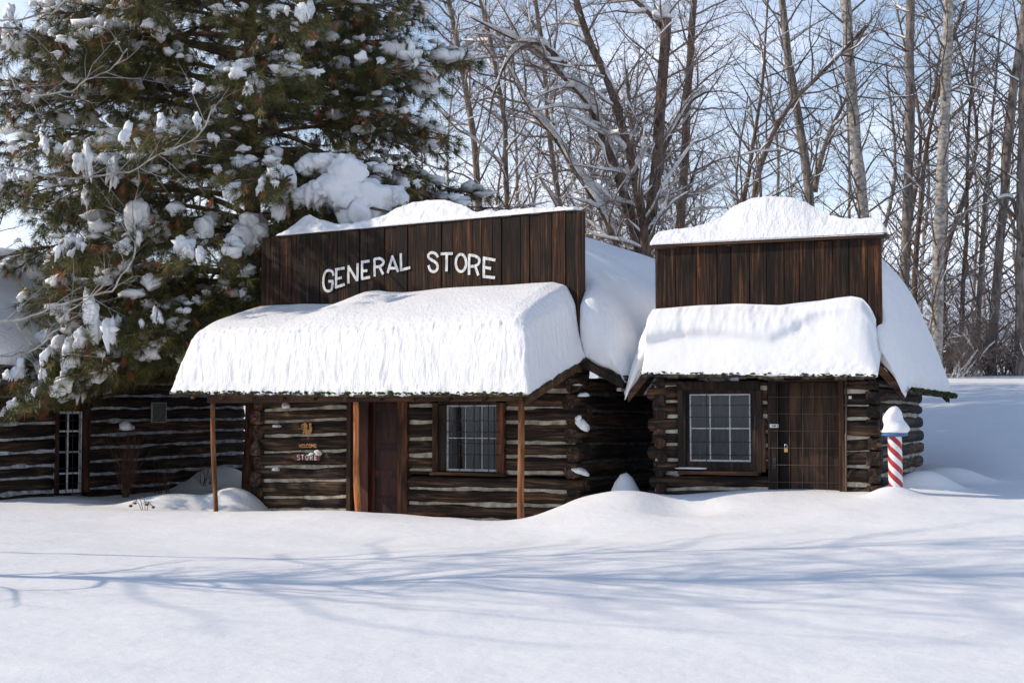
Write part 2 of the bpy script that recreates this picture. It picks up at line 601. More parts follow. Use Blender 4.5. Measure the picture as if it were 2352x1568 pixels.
cp(0, 1141, 28.9); cp(130, 1135, 29.9); cp(300, 1133, 31.3); cp(450, 1120, 32.6); cp(560, 1105, 34.0)
for x, y, z in [(0, -.9, -.12), (-3.4, -.9, -.15), (-6.6, -.9, -.1), (-3.4, 2, -.2), (-3.4, 5, .2)]:
    w = S.world(x, y)
    CP.append((w[0], w[1], z))
w = K.world(-1.8, 2.4); CP.append((w[0], w[1], .6))
CP = np.array(CP)


def _tps(d2):
    return 0.5 * d2 * np.log(d2 + 1e-9)


def _fit():
    X = CP[:, :2]
    n = len(X)
    d2 = ((X[:, None] - X[None]) ** 2).sum(-1)
    A = np.zeros((n + 3, n + 3))
    A[:n, :n] = _tps(d2) + np.eye(n) * 0.02
    Pm = np.concatenate([np.ones((n, 1)), X], 1)
    A[:n, n:] = Pm
    A[n:, :n] = Pm.T
    return np.linalg.solve(A, np.concatenate([CP[:, 2], np.zeros(3)]))


TPSW = _fit()
# drifts: (u, v of the top, distance, half width x, half width y, height)
BUMPS = []


def drift(u, Y, sx, sy, h, ang=0.0):
    p = at_y(u, 1100, Y)
    BUMPS.append((p[0], p[1], sx, sy, h, ang))


drift(1440, 22.2, .46, .36, .06)
drift(1565, 21.5, .55, .6, -.13)
drift(1432, 23.7, .28, .34, .60)
drift(556, 27.2, .56, .5, .44, 0.3)
drift(430, 27.4, 1.1, .5, .34)
drift(2120, 22.0, .5, .26, .30)
drift(2175, 23.4, .7, .35, .25)
drift(500, 33.4, .9, .45, .4, 1.0)
drift(2050, 21.3, .34, .22, .13)


def height(x, y):
    x, y = np.broadcast_arrays(np.asarray(x, float), np.asarray(y, float))
    sh = x.shape
    xf, yf = x.ravel(), y.ravel()
    cx, cy = np.clip(xf, -32, 32), np.clip(yf, -8, 72)
    out = np.zeros_like(xf)
    for i in range(0, len(xf), 20000):
        j = slice(i, i + 20000)
        d2 = (cx[j, None] - CP[None, :, 0]) ** 2 + (cy[j, None] - CP[None, :, 1]) ** 2
        out[j] = _tps(d2) @ TPSW[:len(CP)] + TPSW[-3] + TPSW[-2] * cx[j] + TPSW[-1] * cy[j]
    for bx, by, sx, sy, h, a in BUMPS:
        dx, dy = xf - bx, yf - by
        c, s = math.cos(a), math.sin(a)
        q = ((dx * c + dy * s) / sx) ** 2 + ((-dx * s + dy * c) / sy) ** 2
        out += h * np.exp(-q ** 1.25)
    near = np.clip(1 - np.maximum(np.abs(xf) - 25, 0) / 20, 0, 1)
    out += near * (0.030 * fbm(xf * .45, yf * .8, 0 * xf + 3.3, 3) + 0.006 * fbm(xf * 2.2, yf * 3.5, 0 * xf + 8.1, 2))
    return out.reshape(sh)


def _axis(a, b, step, far):
    core = np.arange(a, b + 1e-6, step)
    g = [step]
    while sum(g) < far:
        g.append(g[-1] * 1.22)
    e = np.cumsum(g)
    return np.concatenate([a - e[::-1], core, b + e])


gx = _axis(-12, 14, 0.1, 700)
gy = np.concatenate([-np.cumsum(1.0 * 1.3 ** np.arange(18))[::-1] + 5.9, np.arange(6, 20, .10), np.arange(20, 30, .08), np.arange(30, 48, .16), 48 + np.cumsum(.25 * 1.15 ** np.arange(48))])
GX, GY = np.meshgrid(gx, gy, indexing='ij')
GZ = height(GX, GY)
nX, nY = GX.shape
gi = np.arange(nX * nY).reshape(nX, nY)
gq = np.stack([gi[:-1, :-1], gi[1:, :-1], gi[1:, 1:], gi[:-1, 1:]], -1).reshape(-1, 4)
me = mesh_np("snow_ground", np.stack([GX, GY, GZ], -1).reshape(-1, 3), gq)
tag(link("snow_ground", me, M_SNOW), "deep smooth snow covering the ground with soft drifts", None, None, "structure")


def H(x, y):
    return float(height(np.array([x]), np.array([y]))[0])


# far snowy hillside behind the wood
hx = np.linspace(-220, 260, 140)
hy = np.linspace(95, 330, 50)
HX, HY = np.meshgrid(hx, hy, indexing='ij')
rise = np.clip((HY - 95) / 110, 0, 1)
HZ = 3.5 + rise ** 1.1 * (15 + 5 * fbm(HX * .012, HY * 0 + 1.3, HX * 0, 2) + .012 * HX) + rise * 1.4 * fbm(HX * .06, HY * .06, HX * 0 + 4, 3)
hi = np.arange(HX.size).reshape(HX.shape)
hq = np.stack([hi[:-1, :-1], hi[1:, :-1], hi[1:, 1:], hi[:-1, 1:]], -1).reshape(-1, 4)
m, n, l, b = mat_new("blue_shaded_wooded_hillside")
v = coords(n, l, (1, 1, 1), False)
nz = noise_node(n, l, v, .10, 6, .7)
r = ramp(n, [(0.44, (.82, .85, .9)), (0.56, (.32, .36, .42))])  # snow and woods patches, with blue shade put into both colours
l.new(nz.outputs["Fac"], r.inputs["Fac"])
l.new(r.outputs[0], b.inputs["Base Color"])
b.inputs["Roughness"].default_value = .9
tag(link("hill", mesh_np("hill", np.stack([HX, HY, HZ], -1).reshape(-1, 3), hq), m), "snowy hillside patched with woods far behind the bare trees", None, None, "structure")


# ------------------------------------------------------------------ building pieces
def log_x(name, x0, x1, y, z, ry, rz, mat, parent, seed, wob=0.020, tilt=0.0, k=12):
    n = max(4, int((x1 - x0) / 0.22) + 1)
    t = np.linspace(0, 1, n)
    X = x0 + (x1 - x0) * t
    zc = z + tilt * (t - .5) + wob * fbm(X * .9 + seed, X * 0 + seed * 1.7, X * 0, 2)
    yc = y + wob * .7 * fbm(X * .8 + seed * 2.1, X * 0 + 4, X * 0, 2)
    a = np.arange(k) / k * 2 * math.pi
    ca, sa = np.cos(a), np.sin(a)
    e = 0.78
    cx = np.sign(ca) * np.abs(ca) ** e
    sx = np.sign(sa) * np.abs(sa) ** e
    rr = 1 + .11 * fbm(X[:, None] * 2.2 + seed, ca[None] * 1.2, sa[None] * 1.2 + seed, 2)
    Y = yc[:, None] + ry * cx[None] * rr
    Z = zc[:, None] + rz * sx[None] * rr
    Xr = np.repeat(X[:, None], k, 1)
    Xr[0] += .02 * np.cos(a * 2 + seed)
    Xr[-1] += .02 * np.cos(a * 2 + seed * 1.3)
    V = np.stack([Xr, Y, Z], -1)
    idx = np.arange(n * k).reshape(n, k)
    Q = np.stack([idx[:-1], idx[1:], np.roll(idx, -1, 1)[1:], np.roll(idx, -1, 1)[:-1]], -1).reshape(-1, 4)
    V = np.concatenate([V.reshape(-1, 3), [[x0, yc[0], zc[0]], [x1, yc[-1], zc[-1]]]])
    i = np.arange(k)
    T = np.concatenate([np.stack([np.full(k, n * k), i, (i + 1) % k], -1), np.stack([np.full(k, n * k + 1), idx[-1][(i + 1) % k], idx[-1][i]], -1)])
    me = mesh_np(name, V, Q, T)
    # end cuts flat
    sm = np.ones(len(Q) + len(T), bool)
    sm[len(Q):] = False
    me.polygons.foreach_set("use_smooth", sm)
    return link(name, me, mat, parent)


def log_y(name, y0, y1, x, z, rx, rz, mat, parent, seed, **kw):
    o = log_x(name, y0, y1, x, z, rx, rz, mat, parent, seed, **kw)
    me = o.data
    c = np.zeros(len(me.vertices) * 3, np.float32)
    me.vertices.foreach_get("co", c)
    c = c.reshape(-1, 3)[:, [1, 0, 2]]
    me.vertices.foreach_set("co", c.ravel())
    me.flip_normals()
    me.update()
    return o


def chink_x(x0, x1, y0, y1, z, h, mat, parent, seed, axis=0, tilt=0.0):
    """a strip of mortar with wavering edges"""
    n = max(3, int((x1 - x0) / .12) + 1)
    X = np.linspace(x0, x1, n)
    zc = z + tilt * (np.linspace(0, 1, n) - .5)
    kv = 1.0 if mat is M_CHINKG else .55
    up = zc + h / 2 * (1 + kv * fbm(X * 3 + seed, X * 0, X * 0 + seed, 3))
    dn = zc - h / 2 * (1 + kv * fbm(X * 3 + seed + 9, X * 0, X * 0 + seed, 2))
    yf = y0 + .012 * fbm(X * 4 + seed * 3, X * 0, X * 0, 2)
    ring = np.stack([np.stack([X, yf, dn], -1), np.stack([X, yf, up], -1), np.stack([X, X * 0 + y1, up + .03], -1), np.stack([X, X * 0 + y1, dn - .03], -1)], 1)
    idx = np.arange(n * 4).reshape(n, 4)
    Q = np.stack([idx[:-1], np.roll(idx, -1, 1)[:-1], np.roll(idx, -1, 1)[1:], idx[1:]], -1).reshape(-1, 4)
    Q = np.concatenate([Q, [idx[0][::-1], idx[-1]]])
    V = ring.reshape(-1, 3)
    if axis == 1:
        V = V[:, [1, 0, 2]]
    else:
        Q = Q[:, ::-1]
    return link("chinking", mesh_np("chinking", V, Q, None, False), mat, parent)


def front_courses(fr, us, rows, zlo):
    """photo rows of mortar at two columns -> list of (z_left, z_right) above zlo"""
    out = []
    for va, vb in rows:
        out.append((fr.px(us[0], va)[1], fr.px(us[1], vb)[1]))
    return out


def log_section(parent, x0, x1, courses, ztop, zbot, ry, seed, mat=None, cmat=None, ext_l=None, ext_r=None, y=0.0, chy=None):
    """logs between the mortar lines of one stretch of a front wall"""
    cs = sorted(courses, key=lambda c: -c[0])
    edges = [(ztop, ztop)] + cs + [(zbot, zbot)]
    for i in range(len(edges) - 1):
        a, bb = edges[i], edges[i + 1]
        top = (a[0] + a[1]) / 2
        bot = (bb[0] + bb[1]) / 2
        rz = (top - bot) / 2 - .012
        if rz < .03:
            continue
        tl = ((a[1] - a[0]) + (bb[1] - bb[0])) / 2
        xa = x0 - (ext_l[i % len(ext_l)] if ext_l else 0)
        xb = x1 + (ext_r[i % len(ext_r)] if ext_r else 0)
        log_x("log", xa, xb, y, (top + bot) / 2, ry, rz, mat or M_LOGX, parent, seed + i * 3.17, tilt=tl)
    for i, c in enumerate(cs):
        chink_x(x0 + .01, x1 - .01, y - ry + (chy if chy is not None else .05), y + ry * .5, (c[0] + c[1]) / 2, .078 if cmat is None else .058, cmat or M_CHINK, parent, seed + i * 1.9, tilt=c[1] - c[0])


def ribbon(pts, w, y):
    """flat stroke in the x/z plane"""
    P = np.array(pts, float)
    d = np.gradient(P, axis=0)
    d /= np.linalg.norm(d, axis=1)[:, None] + 1e-9
    nn = np.stack([-d[:, 1], d[:, 0]], -1)
    A, Bp = P + nn * w / 2, P - nn * w / 2
    n = len(P)
    V = []
    for yy in (y, y + .003):
        for q in (A, Bp):
            V.append(np.stack([q[:, 0], np.full(n, yy), q[:, 1]], -1))
    V = np.concatenate(V)
    i = np.arange(n - 1)
    Q = np.concatenate([np.stack([i, i + 1, n + i + 1, n + i], -1), np.stack([2 * n + i, 3 * n + i, 3 * n + i + 1, 2 * n + i + 1], -1),
                        np.stack([i, 2 * n + i, 2 * n + i + 1, i + 1], -1), np.stack([n + i, n + i + 1, 3 * n + i + 1, 3 * n + i], -1)])
    return V, Q


def resample(pts, step):
    P = [np.array(p, float) for p in pts]
    out = [P[0]]
    for a, b2 in zip(P[:-1], P[1:]):
        n = max(1, int(np.linalg.norm(b2 - a) / step))
        for k in range(1, n + 1):
            out.append(a + (b2 - a) * k / n)
    return out


def curve(pts, n=24):
    """Catmull-Rom through 2-D or 3-D points"""
    P = np.array(pts, float)
    P = np.concatenate([[2 * P[0] - P[1]], P, [2 * P[-1] - P[-2]]])
    out = []
    segs = len(P) - 3
    per = max(2, n // segs)
    for i in range(segs):
        p0, p1, p2, p3 = P[i:i + 4]
        for t in np.linspace(0, 1, per, endpoint=False):
            out.append(.5 * (2 * p1 + (p2 - p0) * t + (2 * p0 - 5 * p1 + 4 * p2 - p3) * t * t + (3 * p1 - p0 - 3 * p2 + p3) * t ** 3))
    out.append(P[-2])
    return np.array(out)


def letter(strokes, fr, conv, w, y, mat, parent, name="letter"):
    parts = []
    for i, st in enumerate(strokes):
        pts = [fr.px(*conv(*p), ly=y) for p in st]
        if len(pts) > 3:
            pts = curve(pts, 30)
        V, Q = ribbon(pts, w, y - .0008 * i)
        parts.append((V, Q))
    V, Q, T = merge(parts)
    return link(name, mesh_np(name, V, Q, T, False), mat, parent)


def planks(fr, parent, xL, xR, zbot, ztopL, ztopR, n, y0, y1, seed, mat, name="plank"):
    rs = random.Random(seed)
    ws = [rs.uniform(.75, 1.25) for _ in range(n)]
    tot = sum(ws)
    x = xL
    for i, w in enumerate(ws):
        wd = w / tot * (xR - xL)
        t0, t1 = (x - xL) / (xR - xL), (x + wd - xL) / (xR - xL)
        za, zb_ = ztopL + (ztopR - ztopL) * t0, ztopL + (ztopR - ztopL) * t1
        j = rs.uniform(-.012, .006)
        d = rs.uniform(0, .018)
        g = .0055
        V, Q = boxes([(x + g, x + wd - g, y0 + d, y1, zbot, 1)])
        V[:, 2] = np.where(V[:, 2] == 1, np.where(V[:, 0] < x + wd / 2, za, zb_) + j, V[:, 2])
        o = link(name, mesh_np(name, V, Q, None, False), mat, parent)
        x += wd


def shakes(parent, p0, p1, inward, n, seed, length=.32, thick=.018, name="shingle", mat=None, over=.03):
    """a row of split shakes along an eave from p0 to p1 (local coords), running up towards `inward`"""
    rs = random.Random(seed)
    p0, p1, inward = np.array(p0, float), np.array(p1, float), np.array(inward, float)
    ax = p1 - p0
    L = np.linalg.norm(ax)
    ax /= L
    inn = inward / np.linalg.norm(inward)
    up = np.cross(ax, inn)
    if up[2] < 0:
        up = -up
    ws = [rs.uniform(.6, 1.4) for _ in range(n)]
    tot = sum(ws)
    t = 0
    for w in ws:
        wd = w / tot * L
        st = -over - rs.uniform(0, .05)
        lift = rs.uniform(0, .014)
        th = thick * rs.uniform(.7, 1.5)
        skew = rs.uniform(-.012, .012)
        V = []
        for a in (t + .003, t + wd - .003):
            for bb in (st + (skew if a > t + wd / 2 else 0), length):
                for c in (lift, lift + th * (1 if bb < .1 else .35)):
                    V.append(p0 + ax * a + inn * bb + up * c)
        link(name, mesh_np(name, np.array(V), BOXQ, None, False), mat or M_SHAKE, parent)
        t += wd


ICO = {}


def ico(sub):
    if sub not in ICO:
        bm = bmesh.new()
        bmesh.ops.create_icosphere(bm, subdivisions=sub, radius=1.0)
        bm.verts.ensure_lookup_table()
        V = np.array([v.co[:] for v in bm.verts])
        T = np.array([[v.index for v in f.verts] for f in bm.faces])
        bm.free()
        ICO[sub] = (V, T)
    return ICO[sub]


def moss_row(parent, p0, p1, n, seed, size=.03):
    rs = np.random.default_rng(seed)
    V0, T0 = ico(1)
    p0, p1 = np.array(p0), np.array(p1)
    parts = []
    for i in range(n):
        c = p0 + (p1 - p0) * rs.random() + rs.normal(0, .012, 3) + np.array([0, 0, .004])
        s = size * rs.uniform(.4, 1.3) * np.array([1.5, 1, .7])
        parts.append((V0 * s * (1 + .3 * rs.normal(0, 1, (len(V0), 1))) + c, None, T0))
    V, Q, T = merge(parts)
    o = link("moss", mesh_np("moss", V, Q, T), M_MOSS, parent)
    o["kind"] = "stuff"
    return o


def slab(name, fmap, nx, ny, nz, mat, smooth_n, disp, frame, parent=None, pin_bottom=True):
    g, Q = box_surface(nx, ny, nz)
    x, y, z = fmap(g[:, 0], g[:, 1], g[:, 2])
    V = np.stack([x, y, z], -1)
    pin = (g[:, 2] == 0) if pin_bottom else None
    V = lap_smooth(V, Q, smooth_n, .5, pin)
    N = vnormals(V, Q)
    V = V + N * disp(V, N, g)[:, None]
    o = link(name, mesh_np(name, V, Q), mat, parent)
    if frame is not None:
        o.location = frame.o
        o.rotation_euler = (0, 0, frame.a)
    return o


def window(parent, fr, sash, cols, rows_, ly, sash_mat, fw=.035, mw=.016, depth=.05, curtain=None, splits=None):
    """sash rectangle in picture coords (u0,v0,u1,v1); builds sash > panes, muntins"""
    xs0, zt = fr.px(sash[0], sash[1], ly)
    xs1, zb = fr.px(sash[2], sash[3], ly)
    zt = (zt + fr.px(sash[2], sash[1], ly)[1]) / 2
    zb = (zb + fr.px(sash[0], sash[3], ly)[1]) / 2
    V, Q = boxes([(xs0, xs0 + fw, ly, ly + depth, zb, zt), (xs1 - fw, xs1, ly, ly + depth, zb, zt),
                  (xs0 + fw, xs1 - fw, ly + .002, ly + depth, zt - fw, zt), (xs0 + fw, xs1 - fw, ly + .002, ly + depth, zb, zb + fw * 1.3)])
    win = link("window", mesh_np("window", V, Q, None, False), sash_mat, parent)
    cx = [xs0 + fw + (xs1 - xs0 - 2 * fw) * t for t in (splits[0] if splits else np.linspace(0, 1, cols + 1))]
    rz = [zb + fw + (zt - zb - 2 * fw) * t for t in (splits[1] if splits else np.linspace(0, 1, rows_ + 1))]
    for x in cx[1:-1]:
        box("muntin", (x - mw / 2, x + mw / 2, ly + .008, ly + .04, zb + fw, zt - fw), sash_mat, win)
    for z in rz[1:-1]:
        box("muntin", (xs0 + fw, xs1 - fw, ly + .0055, ly + .038, z - mw / 2, z + mw / 2), sash_mat, win)
    for i in range(len(cx) - 1):
        for j in range(len(rz) - 1):
            box("pane", (cx[i] + mw / 2, cx[i + 1] - mw / 2, ly + .022, ly + .026, rz[j] + mw / 2, rz[j + 1] - mw / 2), M_GLASS, win)
    return win, (xs0, xs1, zb, zt)


def curtain(parent, x0, x1, y, z0, z1, seed):
    n = 28
    X = np.linspace(x0, x1, n)
    yy = y + .02 * np.sin(np.linspace(0, (x1 - x0) * 60, n) + seed) + .01 * fbm(X * 20, X * 0 + seed, X * 0, 2)
    V = np.concatenate([np.stack([X, yy, X * 0 + z0], -1), np.stack([X, yy * .6 + y * .4, X * 0 + z1], -1),
                        np.stack([X, yy + .004, X * 0 + z0], -1), np.stack([X, yy * .6 + y * .4 + .004, X * 0 + z1], -1)])
    i = np.arange(n - 1)
    Q = np.concatenate([np.stack([i, i + 1, n + i + 1, n + i], -1), np.stack([2 * n + i, 3 * n + i, 3 * n + i + 1, 2 * n + i + 1], -1)])
    return link("curtain", mesh_np("curtain", V, Q), M_CURT, parent)


def bars(parent, fr, ly, vert, horiz, r, mat, name="bar"):
    """iron bars in picture coords: vert (u,v0,v1), horiz (v,u0,u1)"""
    for u, v0, v1 in vert:
        a, c = fr.px(u, v0, ly), fr.px(u, v1, ly)
        V, Q, T = tube_path([(a[0], ly, a[1]), (c[0], ly, c[1])], r, 6)
        link(name, mesh_np(name, V, Q, T), mat, parent)
    for v, u0, u1 in horiz:
        a, c = fr.px(u0, v, ly), fr.px(u1, v, ly)
        z = (a[1] + c[1]) / 2
        V, Q, T = tube_path([(a[0], ly - 2 * r, z), (c[0], ly - 2 * r, z)], r, 6)
        link(name, mesh_np(name, V, Q, T), mat, parent)


# ================================================================== GENERAL STORE
store = empty("general_store", S.o, S.a, "log general store with plank false front and snow-laden porch on three posts", "building")
z1 = lambda u, v: 846.7 + .28 * v                      # rows read off one enlargement
sL = S.px(612, 1100)[0]
dL, dR = S.px(805, 1100)[0], S.px(945, 1100)[0]
wL, wR = S.px(1004, 1000)[0], S.px(1168, 1000)[0]
ztopS = 2.38
# left of the door
cl = front_courses(S, (634, 800), [(943, 936), (968, 962), (1000, 996), (1038, 1033), (1072, 1069), (1103, 1103), (1143, 1142), (1170, 1170)], 0)
log_section(store, sL, dL, cl, ztopS, -.3, .135, 1.0, ext_l=[.02, .14, .05, .17, .03, .15])
# between door and window
cm = front_courses(S, (950, 1000), [(905, 906), (932, 932), (968, 968), (1008, 1008), (1044, 1044), (1080, 1080)], 0)
log_section(store, dR, wL, cm, ztopS, S.px(975, 1092)[1], .135, 21.0)
# right of the window
cr = front_courses(S, (1170, 1305), [(898, 898), (935, 936), (969, 970), (1015, 1017), (1046, 1048), (1083, 1083)], 0)
log_section(store, wR, -.02, cr, ztopS + .1, S.px(1235, 1094)[1], .135, 41.0, ext_r=[.16, .05, .2, .08, .17, .04])
# long logs under the window
cb = front_courses(S, (950, 1300), [(1119, 1126), (1155, 1159), (1189, 1197)], 0)
log_section(store, dR, -.02, cb, S.px(1100, 1092)[1], -.3, .14, 61.0, ext_r=[.18, .06, .2])
# right-hand wall, running back between the two buildings
SD = 6.2
zs = [2.42, 2.15, 1.86, 1.575, 1.29, 1.00, .71, .42, .13, -.16]
for i in range(len(zs) - 1):
    log_y("log", -[.16, .26, .12, .24][i % 4], SD, -.05, (zs[i] + zs[i + 1]) / 2, .135, (zs[i] - zs[i + 1]) / 2 - .012, M_LOGY, store, 81 + i * 2.3)
for i, z in enumerate(zs[1:-1]):
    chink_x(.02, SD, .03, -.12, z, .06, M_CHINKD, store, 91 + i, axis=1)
# left-hand wall and rear wall
for i in range(len(zs) - 1):
    log_y("log", -[.22, .10, .2, .14][i % 4], SD, -SW + .06, (zs[i] + zs[i + 1]) / 2 + .03, .13, (zs[i] - zs[i + 1]) / 2 - .004, M_LOGY, store, 181 + i * 2.3)
box("rear_wall", (-SW + .2, -.2, SD - .25, SD - .05, -.3, 2.6), M_DARKZ, store)
box("floor", (-SW + .2, -.2, .2, SD - .26, -.05, 0.0), M_DARKZ, store)
# gable log ends under the porch roof
box("top_plate", (-.30, .02, -.30, .4, 2.42, 2.66), M_LOGY, store, .04)
log_x("log", -1.6, .12, -.05, 2.60, .13, .12, M_LOGX, store, 131.0)
log_x("log", -SW, -1.62, -.02, 2.48, .12, .10, M_LOGX, store, 132.0)
# door
box("door_jamb", (dL + .005, S.px(815, 1000)[0], -.14, .1, -.3, 2.3), M_DARKZ, store)
xj0, xj1 = S.px(826, 1000)[0], S.px(850, 1000)[0]
box("door_jamb", (xj0, xj1, -.06, .12, -.3, 2.2), M_DOOR, store)
box("door_jamb", (S.px(924, 1000)[0], dR - .005, -.15, .1, -.3, 2.3), M_TIMZ, store)
xd0, xd1 = S.px(850, 1000)[0], S.px(924, 1000)[0]
door = box("door", (xd0 + .004, xd1 - .004, .06, .10, -.3, 2.15), M_DOOR, store)
zz = [S.px(887, v, .05)[1] for v in (930, 958, 1033, 1045, 1078, 1092, 1135, 1150)]
for za, zc in ((zz[7] - .5, zz[6] - .02), (zz[5] - .02, zz[4])):
    pass
dw = xd1 - xd0
for (fa, fb, za, zc) in ((.0, .13, -.3, 2.15), (.87, 1.0, -.3, 2.15)):
    box("stile", (xd0 + .006 + fa * dw, xd0 - .006 + fb * dw, .042, .0595, za, zc), M_DOOR, door, .004)
for v0, v1 in ((1018, 1034), (1080, 1096), (926, 944), (1140, 1156)):
    a, c = S.px(887, v1, .05)[1], S.px(887, v0, .05)[1]
    box("rail", (xd0 + .13 * dw, xd1 - .13 * dw, .045, .0595, a, c), M_DOOR, door, .004)
kx, kz = S.px(919, 1080, -.0)
V0, T0 = ico(2)
link("knob", mesh_np("knob", V0 * .022 + np.array([xd1 - .05, .02, kz]), None, T0), M_STEEL, door)
# window
box("window_casing", (wL + .004, S.px(1017, 1000)[0], -.17, .05, S.px(1010, 1088)[1], S.px(1010, 925)[1]), M_TIMZ, store, .004)
box("window_casing", (S.px(1151, 1000)[0], wR - .004, -.17, .05, S.px(1160, 1088)[1], S.px(1160, 925)[1]), M_TIMZ, store, .004)
box("window_casing", (S.px(1017, 1000)[0], S.px(1151, 1000)[0], -.165, .05, S.px(1085, 929)[1], S.px(1085, 918)[1]), M_DARKZ, store)
box("window_sill", (wL - .03, wR + .03, -.21, .05, S.px(1085, 1091)[1], S.px(1085, 1084)[1]), M_TIMX, store, .006)
win, (xa, xb, za, zb) = window(store, S, (1026, 930, 1149, 1082), 3, 2, -.10, M_SASH, .03, .014, .05, splits=([0, .345, .67, 1], [0, .5, 1]))
box("jamb_liner", (S.px(1017, 1000)[0], xa, -.13, .02, za, zb), M_DARKZ, store)
curtain(store, xa, xa + .16, .05, za, zb, 1.0)
curtain(store, xa + .30, xb, .05, za, zb, 2.0)
box("dark_room_sheet", (xa - .1, xb + .1, .30, .34, za - .1, zb + .1), M_LINT, store)  # dark sheet standing in for the unlit room, its darkness is in the colour
bars(win, S, -.175, [(1055, 930, 1083), (1089, 930, 1083), (1122, 930, 1083)], [(966, 1018, 1150), (992, 1018, 1150), (1018, 1018, 1150), (1044, 1018, 1150)], .0075, M_IRON)

# porch: posts, beam, roof
PY = -1.72
post_px = [((489, 918), (497, 1177), 11.5), ((816, 920), (826, 1184), 14), ((1195, 905), (1199, 1198), 15.5)]
tops = []
for i, (t, bt, w) in enumerate(post_px):
    a, c = S.px(*t, ly=PY), S.px(*bt, ly=PY)
    n = 16
    tt = np.linspace(0, 1, n)
    P = np.stack([c[0] + (a[0] - c[0]) * tt + .012 * np.sin(tt * 7 + i), np.full(n, PY) + .01 * np.sin(tt * 5 + 2 * i), c[1] - .7 + (a[1] - c[1] + .7) * tt], -1)
    Yd = S.world(c[0], PY)[1]
    R = w / 2 / F * Yd * (1.05 - .12 * tt) * (1 + .05 * np.sin(tt * 11 + i * 3))
    V, Q, T = tube_path(P, R, 12, True, .08, i * 5.0)
    tag(link("porch_post", mesh_np("porch_post", V, Q, T), M_POST, store), ["weathered orange porch post at the open end of the porch, thinnest of the three", "orange porch post beside the brown door", "orange porch post to the right of the barred window"][i])
    tops.append(a)
bx0, bzl = S.px(482, 917, PY)
bx1, bzr = S.px(1207, 912, PY)
V, Q = boxes([(bx0, bx1, PY - .07, PY + .07, 0, 1)])
zl_, zr_ = S.px(482, 925, PY)[1], S.px(1207, 920, PY)[1]
tz = np.where(V[:, 0] < (bx0 + bx1) / 2, zl_, zr_)
V[:, 2] = tz + np.where(V[:, 2] > .5, .135, 0)
link("porch_beam", mesh_np("porch_beam", V, Q, None, False), M_TIMX, store)
EY = -2.0
ex0, ezl = S.px(396, 901, EY)
ex1, ezr = S.px(1216, 905, EY)
ezl -= .0
wallz = S.px(1345, 818, -.05)[1]
rise = wallz - ezr


def porch_z(x, y):
    e = ezl + (ezr - ezl) * (x - ex0) / (ex1 - ex0)
    sag = -.03 * np.sin(np.clip((x - ex0) / (ex1 - ex0), 0, 1) * math.pi)
    return e + sag + rise * (y - EY) / 2.0


nx_ = 40
X = np.linspace(ex0 + .02, ex1 - .02, nx_)
ring = []
for (yy, dz) in ((EY + .03, -.05), (EY + .03, -.02), (-.02, -.02), (-.02, -.05)):
    ring.append(np.stack([X, np.full(nx_, yy), porch_z(X, yy) + dz], -1))
ring = np.stack(ring, 1)
idx = np.arange(nx_ * 4).reshape(nx_, 4)
Q = np.stack([idx[:-1], idx[1:], np.roll(idx, -1, 1)[1:], np.roll(idx, -1, 1)[:-1]], -1).reshape(-1, 4)
Q = np.concatenate([Q, [idx[0], idx[-1][::-1]]])
proof = link("porch_roof", mesh_np("porch_roof", ring.reshape(-1, 3), Q, None, False), M_SHAKE, store)
segs = 3
for i in range(segs):
    xa_, xb_ = ex0 + (ex1 - ex0) * i / segs, ex0 + (ex1 - ex0) * (i + 1) / segs
    shakes(proof, (xa_, EY, porch_z(xa_, EY) - .018), (xb_, EY, porch_z(xb_, EY) - .018), (0, 2.0, rise), 15, 50 + i)
# rake edge on the right-hand end: shakes stepping up
for i in range(7):
    y0 = EY + .02 + i * .28
    z0 = porch_z(ex1, y0)
    V, Q = boxes([(ex1 - .16, ex1 + .035 + .02 * math.sin(i * 2.2), y0, y0 + .36, 0, 1)])
    V[:, 2] = z0 + (V[:, 1] - y0) * rise / 2.0 + np.where(V[:, 2] > .5, .012 + .01 * (i % 2), -.016)
    link("shingle", mesh_np("shingle", V, Q, None, False), M_SHAKE, proof)
moss_row(proof, (ex0, EY - .04, porch_z(ex0, EY)), (ex1, EY - .04, porch_z(ex1, EY)), 620, 3, .022)
for i in range(11):
    x = ex0 + .35 + i * (ex1 - ex0 - .6) / 10
    V, Q = boxes([(x, x + .07, EY + .10, -.1, 0, 1)])
    V[:, 2] = porch_z(V[:, 0], V[:, 1]) + np.where(V[:, 2] > .5, -.052, -.14)
    link("rafter", mesh_np("rafter", V, Q, None, False), M_TIMX, store)
V, Q = boxes([(ex1 - .10, ex1 - .045, EY + .05, -.02, 0, 1)])
V[:, 2] = porch_z(ex1 + 0 * V[:, 0], V[:, 1]) + np.where(V[:, 2] > .5, -.055, -.17)
link("rake_board", mesh_np("rake_board", V, Q, None, False), M_TIMX, store)

# main roof
RX, RS = -SW / 2, .50
eaveR, eaveRz = .93, S.px(1441, 868, -.12)[1]


def store_roof(x):
    return eaveRz + RS * (eaveR + (-RX) - np.abs(x - RX) - 0 * x)


